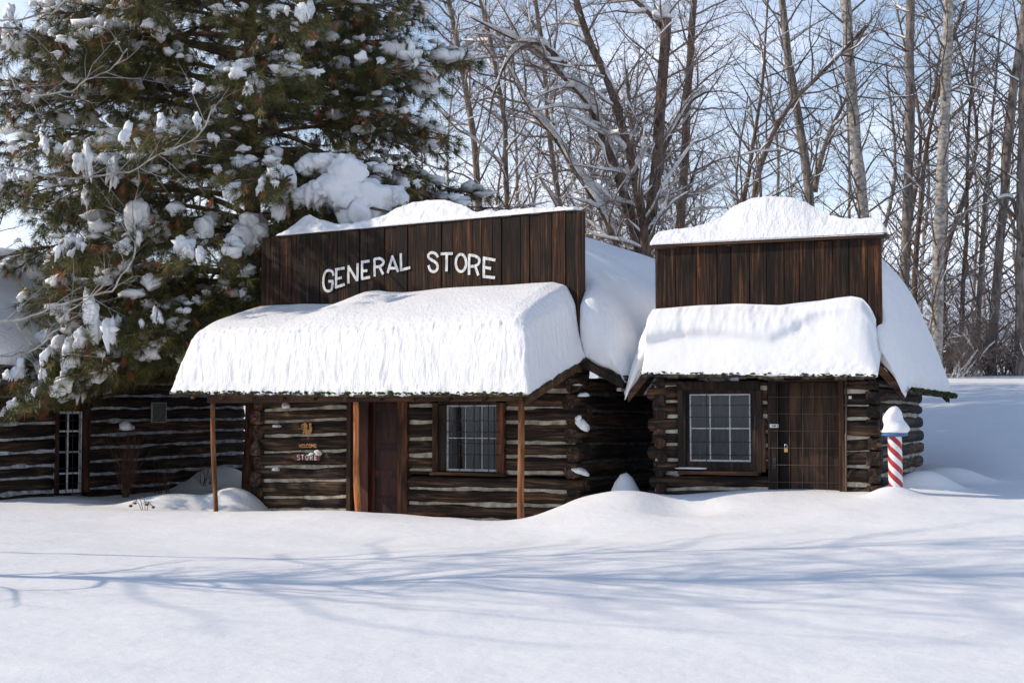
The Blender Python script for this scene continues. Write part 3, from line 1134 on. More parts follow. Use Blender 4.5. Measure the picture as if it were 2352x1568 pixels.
ridge_z = float(store_roof(np.array(RX)))
for xa_, xb_, ya_, yb_ in ((RX, eaveR, .05, SD + .4), (2 * RX - eaveR, RX, .05, SD + .4), (.05, eaveR, -.12, .049)):
    V = np.array([(x, y, store_roof(np.array(x)) + dz) for x in (xa_, xb_) for y in (ya_, yb_) for dz in (-.05, -.012)])
    link("roof", mesh_np("roof", V, BOXQ, None, False), M_SHAKE, store)
rf = [c for c in store.children if c.name.startswith("roof")][0]
shakes(rf, (eaveR, -.12, eaveRz - .01), (eaveR, 3.2, eaveRz - .01), (-1, 0, RS), 20, 77)
moss_row(rf, (eaveR + .03, -.1, eaveRz + .005), (eaveR + .03, 3.2, eaveRz + .005), 170, 5, .028)
V = np.array([(x, y, store_roof(np.array(x)) + dz) for x in (.05, eaveR - .02) for y in (-.20, -.14) for dz in (-.19, -.055)])
link("rake_board", mesh_np("rake_board", V, BOXQ, None, False), M_DARKZ, store)
for yy in (.35, 1.0, 1.65, 2.3):
    V = np.array([(x, y, store_roof(np.array(x)) + dz) for x in (-.1, eaveR - .06) for y in (yy, yy + .07) for dz in (-.16, -.055)])
    link("rafter", mesh_np("rafter", V, BOXQ, None, False), M_DARKZ, store)
box("eave_pipe", (eaveR - .20, eaveR - .12, -.05, 3.6, eaveRz - .21, eaveRz - .16), M_SASH, store)

# false front
ff = box("false_front", (-SW, .0, -.02, .03, 2.62, 5.1), M_DARKZ, store)
zfL, zfR = S.px(600, 546, -.08)[1], S.px(1326, 482, -.08)[1]
planks(S, ff, S.px(600, 600, -.08)[0], S.px(1326, 600, -.08)[0], 2.55, zfL, zfR, 31, -.085, -.022, 11, M_PLANK)
box("edge_board", (S.px(1326, 600, -.08)[0] + .004, S.px(1332, 600, -.08)[0], -.09, .12, 2.6, zfR - .01), M_PLANK, ff)
cv = lambda x, y: (715 + .192 * x, 545.7 + .192 * y)
LET = [
    [[(266, 455), (256, 412), (213, 392), (168, 412), (146, 490), (147, 575), (172, 630), (212, 638), (246, 612), (256, 530)], [(264, 522), (204, 522)]],
    [[(300, 374), (295, 604)], [(284, 382), (398, 364)], [(298, 494), (366, 478)], [(288, 596), (402, 558)]],
    [[(444, 548), (444, 332)], [(440, 338), (548, 516)], [(550, 520), (556, 306)]],
    [[(608, 284), (606, 500)], [(596, 293), (698, 280)], [(608, 398), (670, 396)], [(598, 494), (704, 472)]],
    [[(757, 465), (755, 250)], [(752, 258), (822, 250), (862, 280), (856, 318), (816, 345), (757, 352)], [(812, 342), (860, 440)]],
    [[(912, 424), (972, 216)], [(966, 216), (1040, 410)], [(930, 366), (1028, 364)]],
    [[(1070, 188), (1074, 402)], [(1070, 388), (1184, 358)]],
    [[(1516, 236), (1490, 195), (1440, 178), (1400, 206), (1410, 246), (1455, 276), (1500, 310), (1512, 360), (1490, 398), (1455, 408), (1418, 384), (1402, 330)]],
    [[(1548, 194), (1692, 191)], [(1620, 196), (1617, 404)]],
    [[(1790 + 62 * math.sin(a), 302 - 104 * math.cos(a)) for a in np.linspace(0, 2 * math.pi, 13)]],
    [[(1888, 198), (1886, 446)], [(1884, 208), (1955, 218), (2006, 252), (2002, 308), (1960, 338), (1890, 346)], [(1958, 336), (2000, 452)]],
    [[(2066, 232), (2062, 474)], [(2054, 242), (2202, 270)], [(2066, 354), (2150, 370)], [(2054, 464), (2198, 480)]],
]
for st in LET:
    letter(st, S, cv, .050, -.092, M_WHITE, ff)

# hanging decorations on the wall left of the door
c2 = lambda x, y: (649.2 + .084 * x, 940.8 + .084 * y)
ROO = [(700, 695), (655, 680), (618, 640), (604, 606), (590, 640), (560, 642), (542, 615), (565, 588), (592, 572), (556, 560), (545, 530), (566, 508), (592, 502), (570, 468), (540, 492), (522, 528), (514, 486),
       (545, 446), (580, 448), (566, 412), (530, 428), (506, 460), (500, 420), (535, 384), (580, 384), (570, 352), (625, 346), (665, 390), (684, 440), (668, 500), (676, 545), (697, 558), (720, 528), (724, 470), (712, 430),
       (726, 402), (708, 392), (716, 362), (745, 358), (784, 366), (790, 400), (770, 424), (792, 470), (802, 530), (786, 600), (756, 650), (722, 690)]


def cutout(name, poly, fr, ly, th, mat, parent):
    bm = bmesh.new()
    vs = []
    for p in poly:
        x, z = fr.px(*p, ly=ly)
        vs.append(bm.verts.new((x, ly, z)))
    f = bm.faces.new(vs)
    r = bmesh.ops.extrude_face_region(bm, geom=[f])
    for v in r["geom"]:
        if isinstance(v, bmesh.types.BMVert):
            v.co.y += th
    bmesh.ops.triangulate(bm, faces=bm.faces[:])
    bmesh.ops.recalc_face_normals(bm, faces=bm.faces[:])
    me = bpy.data.meshes.new(name)
    bm.to_mesh(me)
    bm.free()
    return link(name, me, mat, parent)


ro = empty("rooster_sign", S.o, S.a, "tan rooster cutout with welcome lettering hung on the logs left of the door", "sign")
HY_ = -.19
cutout("rooster", [c2(*p) for p in ROO], S, HY_, .012, M_TAN, ro)
V, Q = ribbon([S.px(*c2(698, 690), ly=HY_), S.px(*c2(694, 795), ly=HY_)], .012, HY_)
link("leg", mesh_np("leg", V, Q, None, False), M_TAN, ro)
cutout("arrow", [c2(*p) for p in [(512, 782), (545, 790), (825, 778), (820, 768), (860, 786), (825, 804), (825, 793), (545, 808), (512, 822)]], S, HY_, .01, M_BOARD, ro)
for xa_, xb_ in ((650, 690), (745, 700)):
    V, Q = ribbon([S.px(*c2(xa_, 345), ly=HY_), S.px(*c2(xb_, 180), ly=HY_)], .006, HY_)
    link("hanging_wire", mesh_np("hanging_wire", V, Q, None, False), M_IRON, ro)
WEL = [
    [[(440, 935), (465, 1030)], [(463, 1030), (480, 945)], [(480, 945), (500, 1030)], [(498, 1030), (515, 935)]],
    [[(530, 932), (530, 1032)], [(528, 938), (575, 936)], [(530, 982), (568, 980)], [(528, 1028), (580, 1026)]],
    [[(598, 932), (598, 1032)], [(596, 1027), (635, 1025)]],
    [[(698, 950), (680, 934), (655, 942), (645, 980), (655, 1018), (680, 1028), (702, 1010)]],
    [[(746 + 26 * math.sin(a), 980 - 46 * math.cos(a)) for a in np.linspace(0, 2 * math.pi, 11)]],
    [[(790, 1030), (794, 932)], [(794, 935), (820, 1005)], [(820, 1005), (848, 932)], [(848, 932), (852, 1030)]],
    [[(878, 928), (878, 1032)], [(876, 934), (922, 930)], [(878, 978), (914, 976)], [(876, 1027), (930, 1024)]],
]
for st in WEL:
    letter(st, S, c2, .013, HY_ - .002, M_TAN, ro)
V, Q = ribbon([S.px(*c2(445, 960), ly=HY_ + .008), S.px(*c2(925, 956), ly=HY_ + .008)], .012, HY_ + .008)
link("backing_strip", mesh_np("backing_strip", V, Q, None, False), M_TAN, ro)
ss = empty("store_sign", S.o, S.a, "small dark red board lettered STORE on the log wall under the rooster", "sign")
x0_, zt_ = S.px(*c2(335, 1195), ly=-.18)
x1_, zb_ = S.px(*c2(1010, 1385), ly=-.18)
box("board", (x0_, x1_, -.18, -.15, zb_, zt_), M_BOARD, ss)
STO = [
    [[(462, 1258), (440, 1236), (405, 1246), (398, 1272), (430, 1296), (462, 1320), (455, 1352), (425, 1364), (396, 1344)]],
    [[(508, 1240), (580, 1236)], [(545, 1240), (545, 1362)]],
    [[(662 + 34 * math.sin(a), 1300 - 62 * math.cos(a)) for a in np.linspace(0, 2 * math.pi, 13)]],
    [[(752, 1236), (752, 1364)], [(750, 1242), (795, 1240), (812, 1268), (795, 1300), (754, 1302)], [(788, 1302), (812, 1364)]],
    [[(876, 1234), (876, 1364)], [(874, 1240), (936, 1238)], [(876, 1300), (925, 1298)], [(874, 1360), (940, 1358)]],
]
for st in STO:
    letter(st, S, c2, .0165, -.184, M_WHITE, ss)


def blob(name, size, seed, mat, sub=3, amp=.28, flat=True, parent=None, loc=None, frame=None, scale_n=1.6):
    V0, T0 = ico(sub)
    nz_ = fbm(V0[:, 0] * scale_n + seed, V0[:, 1] * scale_n + seed * .7, V0[:, 2] * scale_n, 3)
    V = V0 * (1 + amp * nz_)[:, None]
    if flat:
        V[:, 2] = np.where(V[:, 2] < -.25, -.25 + (V[:, 2] + .25) * .25, V[:, 2])
    V = V * np.array(size)
    o = link(name, mesh_np(name, V, None, T0), mat, parent)
    if loc is not None:
        o.location = loc
    return o


def snow_bit(u, v, fr, ly, size, seed, label, grp="snow resting on log ends and signs", rz=0.0):
    x, z = fr.px(u, v, ly)
    w = fr.world(x, ly, z)
    o = blob("snow_patch", size, seed, M_SNOWB, 3, .3, True, None, w)
    o.rotation_euler = (0, rz, fr.a)
    return tag(o, label, "snow", grp)


snow_bit(*c2(960, 1185), S, -.17, (.075, .05, .055), 3, "snow lump on top of the small STORE board", rz=.5)
snow_bit(*c2(770, 1222), S, -.185, (.07, .025, .03), 8, "thin snow smear across the lettering of the STORE board", rz=-.3)
snow_bit(657, 934, S, -.22, (.075, .08, .07), 4, "round snow cap on the topmost protruding log end left of the rooster")
snow_bit(636, 979, S, -.2, (.09, .08, .035), 5, "thin snow on the second log end at the store's far corner")
snow_bit(634, 1078, S, -.2, (.05, .08, .06), 6, "small snow lump low on the store's far corner")
snow_bit(1327, 884, S, -.2, (.08, .10, .02), 9, "thin snow sliver on the highest log end at the near store corner")
snow_bit(1339, 908, S, -.15, (.09, .12, .05), 10, "snow lump on the second log end at the near store corner")
snow_bit(1337, 976, S, -.12, (.13, .14, .10), 11, "largest snow heap sliding between log ends at the near store corner", rz=.7)
snow_bit(1328, 962, S, -.2, (.05, .06, .08), 12, "pointed snow tip above the largest heap at the near store corner", rz=.6)
snow_bit(1335, 1083, S, -.14, (.15, .14, .07), 13, "snow heap on the lower log ends at the near store corner", rz=.4)

# ------------------------------------------------------------------ snow on the store
fT = [S.px(u, v, -1.72) for u, v in ((440, 764), (520, 760), (650, 757), (800, 755), (1000, 747), (1190, 737), (1230, 738))]
wT = [S.px(u, v, -.12) for u, v in ((560, 716), (600, 701), (700, 697), (768, 698), (800, 685), (840, 669), (870, 664), (895, 668), (920, 669), (1000, 662), (1100, 656), (1200, 649), (1270, 644), (1300, 652), (1320, 682), (1334, 715))]
fTx, fTz = np.array(fT).T
wTx, wTz = np.array(wT).T
ex0s, ex1s = ex0 - .02, ex1 + .02


def porch_map(a, b2, c):
    x = ex0s + (ex1s - ex0s) * a
    y = (EY - .05) + (-.09 - EY + .05) * b2
    zb2 = porch_z(x, y) + .012
    xi = x + c * (.30 * (1 - a) ** 1 - .20 * a)
    tf, tw = np.interp(xi, fTx, fTz), np.interp(xi, wTx, wTz)
    q = np.clip(b2, 0, 1)
    zt2 = tf + (tw - tf) * (q ** .85)
    # shoulders at both ends
    zt2 = zt2 - .10 * np.clip(1 - a / .03, 0, 1) ** 2 - .12 * np.clip(1 - (1 - a) / .03, 0, 1) ** 2
    z = zb2 + c * (zt2 - zb2)
    y = y + c * .26 * (1 - b2) ** 3 + .04 * np.sin(c * 3.1) * -(1 - b2) ** 8
    return xi, y, z


def porch_disp(V, N, g):
    x, y, z = V.T
    steep = np.clip(1 - N[:, 2] * 1.2, 0, 1)
    xx = x + y
    wv = .06 * fbm(xx * 2, z * 2, y * 0 + 7, 2)
    st = fbm((xx + wv) * 6, z * 1.6, y * 0, 2) * .012 + fbm((xx + wv) * 16, z * 3.6, y * 0 + 4, 3) * .018 - .008 * np.clip(fbm((xx + wv) * 22, z * .8, y * 0 + 9, 2), 0, 1)
    st = st * np.clip((g[:, 2] - .10) / .15, .25, 1) * .78
    low = np.clip((.24 - g[:, 2]) / .2, 0, 1) * fbm(xx * 9, z * 9, y * 2, 3) * .024
    edge = np.exp(-((g[:, 2] - .97) / .04) ** 2) * np.clip(1 - g[:, 1] * 6, 0, 1) * fbm(x * 14, y * 14, z * 14, 2) * .024
    top = (1 - steep) * fbm(x * 1.6, y * 2.2, z * 0 + 2, 2) * .012
    return steep * (st + low) + edge + top


o = slab("roof_snow", porch_map, 330, 50, 40, M_SNOWS, 4, porch_disp, S)
tag(o, "long thick snow slab on the general store's porch roof with a streaked front face", "snow", "snow slabs on the roofs")

# main roof snow
sx_ = np.array([-3.45, -2.0, -.8, 0, .45, .72, .86, .94])
sz_ = np.array([5.66, 5.34, 4.78, 4.26, 3.84, 3.42, 3.0, 2.45])


def sroof_map(a, b2, c):
    x = -7.83 + (.925 + 7.83) * a
    ys = np.where(x > .06, -.11, .06)
    y = ys + (SD + .5 - ys) * b2
    ax_ = np.abs(x - RX) + RX
    zb2 = store_roof(x) + .004
    zt2 = np.interp(ax_, sx_, sz_)
    zt2 = np.maximum(zt2, zb2 + .12) - .45 * np.clip(1 - b2 / .10, 0, 1) ** 2 - .5 * np.clip(1 - (1 - b2) / .08, 0, 1) ** 2
    zt2 = zt2 + .10 * fbm(x * .7, y * .7, x * 0 + 2, 2) * np.clip(b2 * 6, 0, 1)
    z = zb2 + c * (zt2 - zb2)
    y = y - np.where(x > .06, .10 * np.sin(np.clip(c, 0, 1) * 2.4), -.1 * c) * (1 - b2) ** 4
    return x, y, z


def roof_disp(V, N, g):
    x, y, z = V.T
    steep = np.clip(1 - N[:, 2], 0, 1)
    return steep * (fbm(y * 4.5 + x * 2, z * .35, x * 0, 3) * .055 + fbm(y * 12 + x * 7, z * .9, x * .5, 2) * .035) + fbm(x * 1.4, y * 1.4, z * 1.4, 2) * .012


o = slab("roof_snow", sroof_map, 130, 90, 22, M_SNOWS, 10, roof_disp, S)
tag(o, "domed snow on the store's main roof behind the plank sign, mostly in blue shade", "snow", "snow slabs on the roofs")


# snow along the top of the false front
def cap_snow(name, fr, topline, baseline, y0, y1, label, seed, nx=150, amp=.02):
    tx, tz_ = np.array([fr.px(u, v, .0) for u, v in topline]).T
    bx_, bz_ = np.array([fr.px(u, v, (y0 + .02)) for u, v in baseline]).T
    xa2, xb2 = tx[0], tx[-1]

    def fm(a, b2, c):
        x = xa2 + (xb2 - xa2) * a
        zb2 = np.interp(x, bx_, bz_) + .002 + 0 * b2
        zt2 = np.maximum(np.interp(x, tx, tz_), zb2 + .03)
        h = zt2 - zb2
        yy0 = y0
        yy1 = y1 + .6 * np.clip(h - .15, 0, 1)
        y = yy0 + (yy1 - yy0) * b2
        z = zb2 + c * h * (1 - .25 * b2 ** 3)
        y = y + c * np.clip(h, 0, .5) * .75 * (1 - b2) ** 1.5
        return x, y, z

    def dp(V, N, g):
        x, y, z = V.T
        return np.clip(g[:, 2] * 3, 0, 1) * (fbm(x * 8, y * 8 + seed, z * 8, 3) * amp + fbm(x * 24, y * 24 + seed, z * 24, 2) * amp * .4)
    o = slab(name, fm, nx, 14, 12, M_SNOWS, 5, dp, fr)
    return tag(o, label, "snow", "snow on top of the false fronts")


cap_snow("cap_snow", S, [(640, 543), (668, 525), (680, 498), (700, 491), (730, 503), (775, 516), (815, 512), (850, 506), (878, 494), (905, 474), (930, 462), (965, 456), (1000, 455), (1035, 462), (1065, 474), (1095, 487), (1130, 483), (1180, 482), (1230, 479), (1260, 477), (1300, 476), (1325, 474)],
         [(600, 545), (1326, 481)], -.11, .16, "lumpy snow with one hump along the top edge of the GENERAL STORE boards", 3.0)

# ================================================================== SMALL CABIN
cab = empty("log_cabin", K.o, K.a, "small log cabin with plank false front, barred window and wire-screened door", "building")
z3u, z3v = (lambda x: 1458.2 + .32 * x), (lambda y: 799.7 + .32 * y)
kL = -KW
kwL, kwR = K.px(1562, 1000)[0], K.px(1748, 1000)[0]
kdL, kdR = K.px(1767, 1000)[0], K.px(1941, 1000)[0]
ztK = K.px(1700, 872)[1]
zbK = .1
cL = front_courses(K, (1515, 1560), [(888, 887), (923, 923), (955, 955), (991, 991), (1020, 1020), (1057, 1057), (1085, 1086), (1124, 1126)], 0)
log_section(cab, kL + .02, kwL, cL[:7], ztK, K.px(1540, 1085)[1] - .03, .11, 201, ext_l=[.04, .09, .02, .08], chy=.045)
cM = front_courses(K, (1748, 1767), [(889, 889), (924, 924), (956, 956), (991, 991), (1021, 1021), (1057, 1057)], 0)
log_section(cab, kwR, kdL, cM, ztK, K.px(1755, 1082)[1], .11, 221, chy=.045)
cR = front_courses(K, (1945, 2010), [(897, 897), (930, 930), (961, 961), (1004, 1004), (1035, 1035), (1071, 1071), (1112, 1112)], 0)
log_section(cab, kdR, -.13, cR, ztK, zbK, .11, 241, ext_r=[.02, .10, .05, .11], chy=.045)
cB = front_courses(K, (1515, 1760), [(1124, 1121), (1150, 1150)], 0)
log_section(cab, kL + .02, kdL, cB, K.px(1640, 1091)[1], zbK, .115, 261, ext_l=[.05, .1], chy=.045)
# notched corner blocks at the right
for i, (va, vb) in enumerate(zip((870, 897, 930, 961, 1004, 1035, 1071, 1112), (897, 930, 961, 1004, 1035, 1071, 1112, 1160))):
    box("notch_block", (-.155 - .03 * (i % 2), .015 + .02 * ((i * 7) % 3 - 1), -.105 - .012 * (i % 3), .12, K.px(2005, vb)[1] + .012, K.px(2005, va)[1] - .012), M_LOGY, cab, .014)
KD = 4.75
sideK = [(870, 878), (885, 893), (921, 929), (948, 957), (985, 987), (1018, 1018), (1053, 1048), (1089, 1081), (1120, 1109), (1165, 1150)]
szs = []
for va, vb in sideK:
    ya, za = K.side(2024, va, -.02)
    yb2, zb2 = K.side(2108, vb, -.02)
    szs.append((za + zb2) / 2)
szs[0] = max(szs[0], 2.25)
for i in range(len(szs) - 1):
    log_y("log", .13 if i % 2 else .10, KD + (.06 if i % 2 else .0), -.12, (szs[i] + szs[i + 1]) / 2, .11, (szs[i] - szs[i + 1]) / 2 - .014, M_LOGY, cab, 281 + 2.1 * i)
for i, z in enumerate(szs[1:-1]):
    chink_x(.13, KD - .12, -.055, -.18, z, .085, M_CHINK, cab, 301 + i, axis=1)
for i in range(9):
    za, zb2 = 2.35 - i * .26, 2.09 - i * .26
    log_y("log", -[.06, .10][i % 2], KD, kL + .12, (za + zb2) / 2, .11, .12, M_LOGY, cab, 321 + 2.1 * i)
for i in range(10):
    z = 2.35 - i * .24
    y = -.10 - .035 * ((i * 5) % 3)
    if z > .5:
        log_y("log_end", y, .25, kL + .13 + .02 * (i % 3), z - .06, .085, .085, M_DARKZ, cab, 341 + i)
box("rear_wall", (kL + .2, -.2, KD - .2, KD - .05, .0, 2.6), M_DARKZ, cab)
box("floor", (kL + .2, -.2, .2, KD - .25, .25, .3), M_DARKZ, cab)

# window
kw0, kw1 = K.px(z3u(320), 1000)[0], K.px(z3u(912), 1000)[0]
box("window_casing", (kw0, kw1, -.15, .03, K.px(1655, z3v(300))[1], K.px(1655, z3v(236))[1]), M_DARKZ, cab, .005)
box("window_casing", (kwL + .004, K.px(z3u(372), 1000)[0], -.145, .03, K.px(1570, z3v(890))[1], K.px(1570, z3v(301))[1]), M_DARKZ, cab, .004)
box("window_casing", (K.px(z3u(858), 1000)[0], kwR + .05, -.145, .03, K.px(1740, z3v(890))[1], K.px(1740, z3v(301))[1]), M_DARKZ, cab, .004)
box("window_sill", (K.px(z3u(330), 1000)[0], K.px(z3u(900), 1000)[0], -.19, .03, K.px(1655, z3v(905))[1], K.px(1655, z3v(880))[1]), M_TIMX, cab, .005)
box("window_apron", (K.px(z3u(372), 1000)[0], K.px(z3u(858), 1000)[0], -.10, .03, K.px(1655, z3v(880))[1], K.px(1655, z3v(812))[1]), M_DARKZ, cab)
box("window_apron", (K.px(z3u(372), 1000)[0], K.px(z3u(858), 1000)[0], -.10, .03, K.px(1655, z3v(326))[1], K.px(1655, z3v(301))[1]), M_DARKZ, cab)
win2, (xa, xb, za, zb) = window(cab, K, (z3u(392), z3v(328), z3u(832), z3v(812)), 3, 2, -.08, M_SASH, .022, .018, .05, splits=([0, .33, .67, 1], [0, .49, 1]))
for q in ((K.px(z3u(372), 1000)[0], xa), (xb, K.px(z3u(858), 1000)[0])):
    box("jamb_liner", (q[0], q[1], -.075, .03, za, zb), M_DARKZ, cab)
curtain(cab, xa, xb, .06, za, zb, 4.0)
box("dark_room_sheet", (xa - .1, xb + .1, .30, .34, za - .1, zb + .1), M_LINT, cab)  # near-black sheet painted as the cabin's unlit inside
bars(win2, K, -.17, [(z3u(358), z3v(300), z3v(860)), (z3u(862), z3v(300), z3v(875))], [], .012, M_IRON)
bars(win2, K, -.16, [(z3u(515), z3v(320), z3v(870))], [(z3v(408), z3u(358), z3u(862)), (z3v(494), z3u(358), z3u(862)), (z3v(672), z3u(358), z3u(862)), (z3v(766), z3u(358), z3u(862))], .006, M_IRON)
x, z = K.px(z3u(405), z3v(862), -.17)
o = blob("snow_patch", (.26, .05, .02), 21, M_SNOWB, 3, .2, True, None, K.world(x, -.16, z))
o.rotation_euler = (0, 0, K.a)
tag(o, "thin strip of snow on the sill of the small cabin's window", "snow", "snow resting on log ends and signs")

# door with wire grid
box("door_jamb", (K.px(z3u(965), 1000)[0], K.px(z3u(1028), 1000)[0], -.10, .05, zbK, ztK - .01), M_DARKZ, cab, .004)
box("door_jamb", (K.px(z3u(1474), 1000)[0], K.px(z3u(1512), 1000)[0], -.12, .05, zbK, ztK - .01), M_TIMZ, cab, .004)
box("side_board", (K.px(z3u(905), 1000)[0], K.px(z3u(952), 1000)[0], -.135, -.1, K.px(1755, z3v(885))[1], K.px(1755, z3v(500))[1]), M_TIMZ, cab, .004)
x0_, x1_ = K.px(z3u(1028), 1000)[0], K.px(z3u(1474), 1000)[0]
box("door_head", (x0_, x1_, -.09, .05, K.px(1850, z3v(243))[1], ztK - .005), M_DARKZ, cab)
kdoor = box("door", (x0_, x1_, .055, .07, zbK, K.px(1850, z3v(243))[1] - .003), M_LINT, cab)
planks(K, kdoor, x0_ + .003, x1_ - .003, zbK, K.px(1850, z3v(246))[1], K.px(1850, z3v(246))[1], 5, .02, .052, 5, M_DARKZ)
grid = empty("door_grille", (0, 0, 0))
grid.parent = cab
bars(grid, K, -.125, [(z3u(x), z3v(228), 1140 + .02 * x * 0) for x in (963, 1024, 1111, 1203, 1292, 1382, 1472)],
     [(z3v(y), z3u(958), z3u(1476)) for y in (230, 348, 470, 593, 716, 838, 962)], .003, M_WIRE, "wire")
V, Q, T = tube_path([(*K.px(z3u(1516), z3v(228), -.14)[:1], -.14, K.px(z3u(1516), z3v(228), -.14)[1]), (K.px(z3u(1512), z3v(1075), -.14)[0], -.14, zbK)], .017, 8)
link("grille_post", mesh_np("grille_post", V, Q, T), M_WIRE, grid)
x, z = K.px(z3u(1000), z3v(556), -.105)
box("number_plate", (x - .07, x + .07, -.108, -.1025, z - .028, z + .028), M_WHITE, cab)
for i, dx in enumerate((-.028, -.006, .016)):
    box("digit", (x + dx, x + dx + .014, -.1095, -.1085, z - .012, z + .012), M_IRON, cab)
x, z = K.px(z3u(1000), z3v(822), -.105)
box("hasp", (x - .03, x + .03, -.112, -.1025, z - .09, z + .09), M_IRON, cab, .003)
x, z = K.px(z3u(1545), z3v(352), -.13)
box("tag_plate", (x - .022, x + .022, -.135, -.125, z - .022, z + .022), M_WHITE, cab)
pl = empty("padlock", K.world(*[K.px(z3u(1085), z3v(725), -.15)[0], -.15], K.px(z3u(1085), z3v(725), -.15)[1]), K.a, "brass padlock with steel shackle hanging on the cabin's wire door grille", "padlock")
box("lock_body", (-.029, .029, -.014, .014, -.045, .026), M_BRASS, pl, .006)
sh = [(-.019, 0, .024), (-.02, 0, .055)] + [(-.02 * math.cos(a), 0, .055 + .024 * math.sin(a)) for a in np.linspace(.3, math.pi - .3, 7)] + [(.02, 0, .055), (.019, 0, .024)]
V, Q, T = tube_path(sh, .006, 8)
link("shackle", mesh_np("shackle", V, Q, T), M_STEEL, pl)

# front roof
KEY = -.58
ke0, kez0 = K.px(1478, 860, KEY)
ke1, kez1 = K.px(2012, 866, KEY)
krise = .58 * .95


def kporch_z(x, y):
    e = kez0 + (kez1 - kez0) * (x - ke0) / (ke1 - ke0)
    return e + krise * (y - KEY) / .58


V = np.array([(x, y, kporch_z(x, y) + dz) for x in (ke0 + .02, ke1 - .02) for y in (KEY + .03, -.09) for dz in (-.045, -.015)])
kroof = link("porch_roof", mesh_np("porch_roof", V, BOXQ, None, False), M_SHAKE, cab)
shakes(kroof, (ke0, KEY, kez0 - .012), (ke1, KEY, kez1 - .012), (0, .58, krise), 27, 91, .3, .026)
shakes(kroof, (ke0 + .01, KEY + .05, kez0 + .055), (ke1 - .01, KEY + .05, kez1 + .055), (0, .58, krise), 23, 92, .3, .02)
moss_row(kroof, (ke0, KEY - .035, kez0 + .02), (ke1, KEY - .035, kez1 + .02), 90, 6, .02)
for i in range(6):
    x = ke0 + .3 + i * (ke1 - ke0 - .6) / 5
    V, Q = boxes([(x, x + .06, KEY + .10, -.1, 0, 1)])
    V[:, 2] = kporch_z(V[:, 0], V[:, 1]) + np.where(V[:, 2] > .5, -.048, -.12)
    link("rafter", mesh_np("rafter", V, Q, None, False), M_TIMX, cab)
box("fascia", (ke0 + .05, ke1 - .05, -.14, -.095, kez0 - .05, kez0 + .35), M_DARKZ, cab)

# main roof, steep
KRX = -KW / 2
krs = 1.12
kee, kez = .46, K.px(2090, 895, -.05)[1]


def cab_roof(x):
    return kez + krs * (kee - KRX - np.abs(x - KRX))


for xa_, xb_, ya_, yb_ in ((KRX, kee, .05, KD + .6), (2 * KRX - kee, KRX, .05, KD + .6), (.03, kee, -.10, .049), (2 * KRX - kee, -KW - .03, -.10, .049)):
    V = np.array([(x, y, cab_roof(np.array(x)) + dz) for x in (xa_, xb_) for y in (ya_, yb_) for dz in (-.06, -.014)])
    link("roof", mesh_np("roof", V, BOXQ, None, False), M_SHAKE, cab)
krf = [c for c in cab.children if c.name.startswith("roof")][0]
shakes(krf, (kee, -.10, kez - .015), (kee, KD + .6, kez - .015), (-1, 0, krs), 32, 97, .3, .03)
moss_row(krf, (kee + .03, .1, kez + .0), (kee + .03, KD + .6, kez + .0), 330, 8, .03)
for xs_, x2_ in ((.02, kee - .06), (-KW - .02, -KW - kee + .06)):
    V = np.array([(x, y, cab_roof(np.array(x)) + dz) for x in (min(xs_, x2_), max(xs_, x2_)) for y in (-.16, -.105) for dz in (-.23, -.065)])
    link("rake_board", mesh_np("rake_board", V, BOXQ, None, False), M_TIMX, cab)
for yy in (KD + .10, KD + .42):
    V = np.array([(x, y, cab_roof(np.array(x)) + dz) for x in (-.3, kee - .05) for y in (yy, yy + .08) for dz in (-.20, -.065)])
    link("rafter", mesh_np("rafter", V, BOXQ, None, False), M_DARKZ, cab)

# false front
zkL, zkR = K.px(1503, 571, -.08)[1], K.px(2025, 546, -.08)[1]
xkL, xkR = K.px(1504, 600, -.08)[0], K.px(2025, 600, -.08)[0]
kff = box("false_front", (xkL + .02, xkR - .02, -.02, .03, 2.45, zkR - .02), M_DARKZ, cab)
planks(K, kff, xkL, xkR, 2.42, zkL, zkR, 13, -.085, -.022, 23, M_PLANK)
xc0, xc1 = K.px(1497, 566, -.14)[0], K.px(2036, 541, -.14)[0]
V, Q = boxes([(xc0, xc1, -.15, .16, 0, 1)])
V[:, 2] = np.where(V[:, 0] < (xc0 + xc1) / 2, zkL, zkR) + np.where(V[:, 2] > .5, .068, .006)
link("cap_board", mesh_np("cap_board", V, Q, None, False), M_TIMX, kff)

# snow on the cabin
kT = np.array([K.px(u, v, -.12) for u, v in ((1488, 712), (1503, 708), (1600, 702), (1700, 697), (1790, 700), (1830, 695), (1880, 690), (1920, 683), (1955, 679), (1980, 684), (1998, 705), (2012, 738), (2026, 780))])


def kporch_map(a, b2, c):
    x = ke0 - .03 + (ke1 + .03 - ke0 + .03) * a
    y = (KEY - .045) + (-.09 - KEY + .045) * b2
    zb2 = kporch_z(x, y) + .045
    xi = x + c * (.02 * (1 - a) - .10 * a ** 3)
    zt2 = np.interp(xi, kT[:, 0], kT[:, 1]) - .02 * (1 - b2)
    z = zb2 + c * (zt2 - zb2)
    # upper lip bulging over the slope below it; it climbs towards the right
    lip_c = .52 + .12 * np.sin(a * 6) * (1 - a) + np.clip((a - .55) / .2, 0, 1) * .36
    fwd = 1 / (1 + np.exp(-(c - lip_c) / .035))
    slope = .50 * c
    back = slope * (1 - b2) - fwd * (.15 - .08 * a) * (1 - b2) - .0
    back = back + np.clip(c - .86, 0, 1) * .9 * (1 - b2)
    y = y + back
    y = np.minimum(y, -.088)
    return xi, y, z


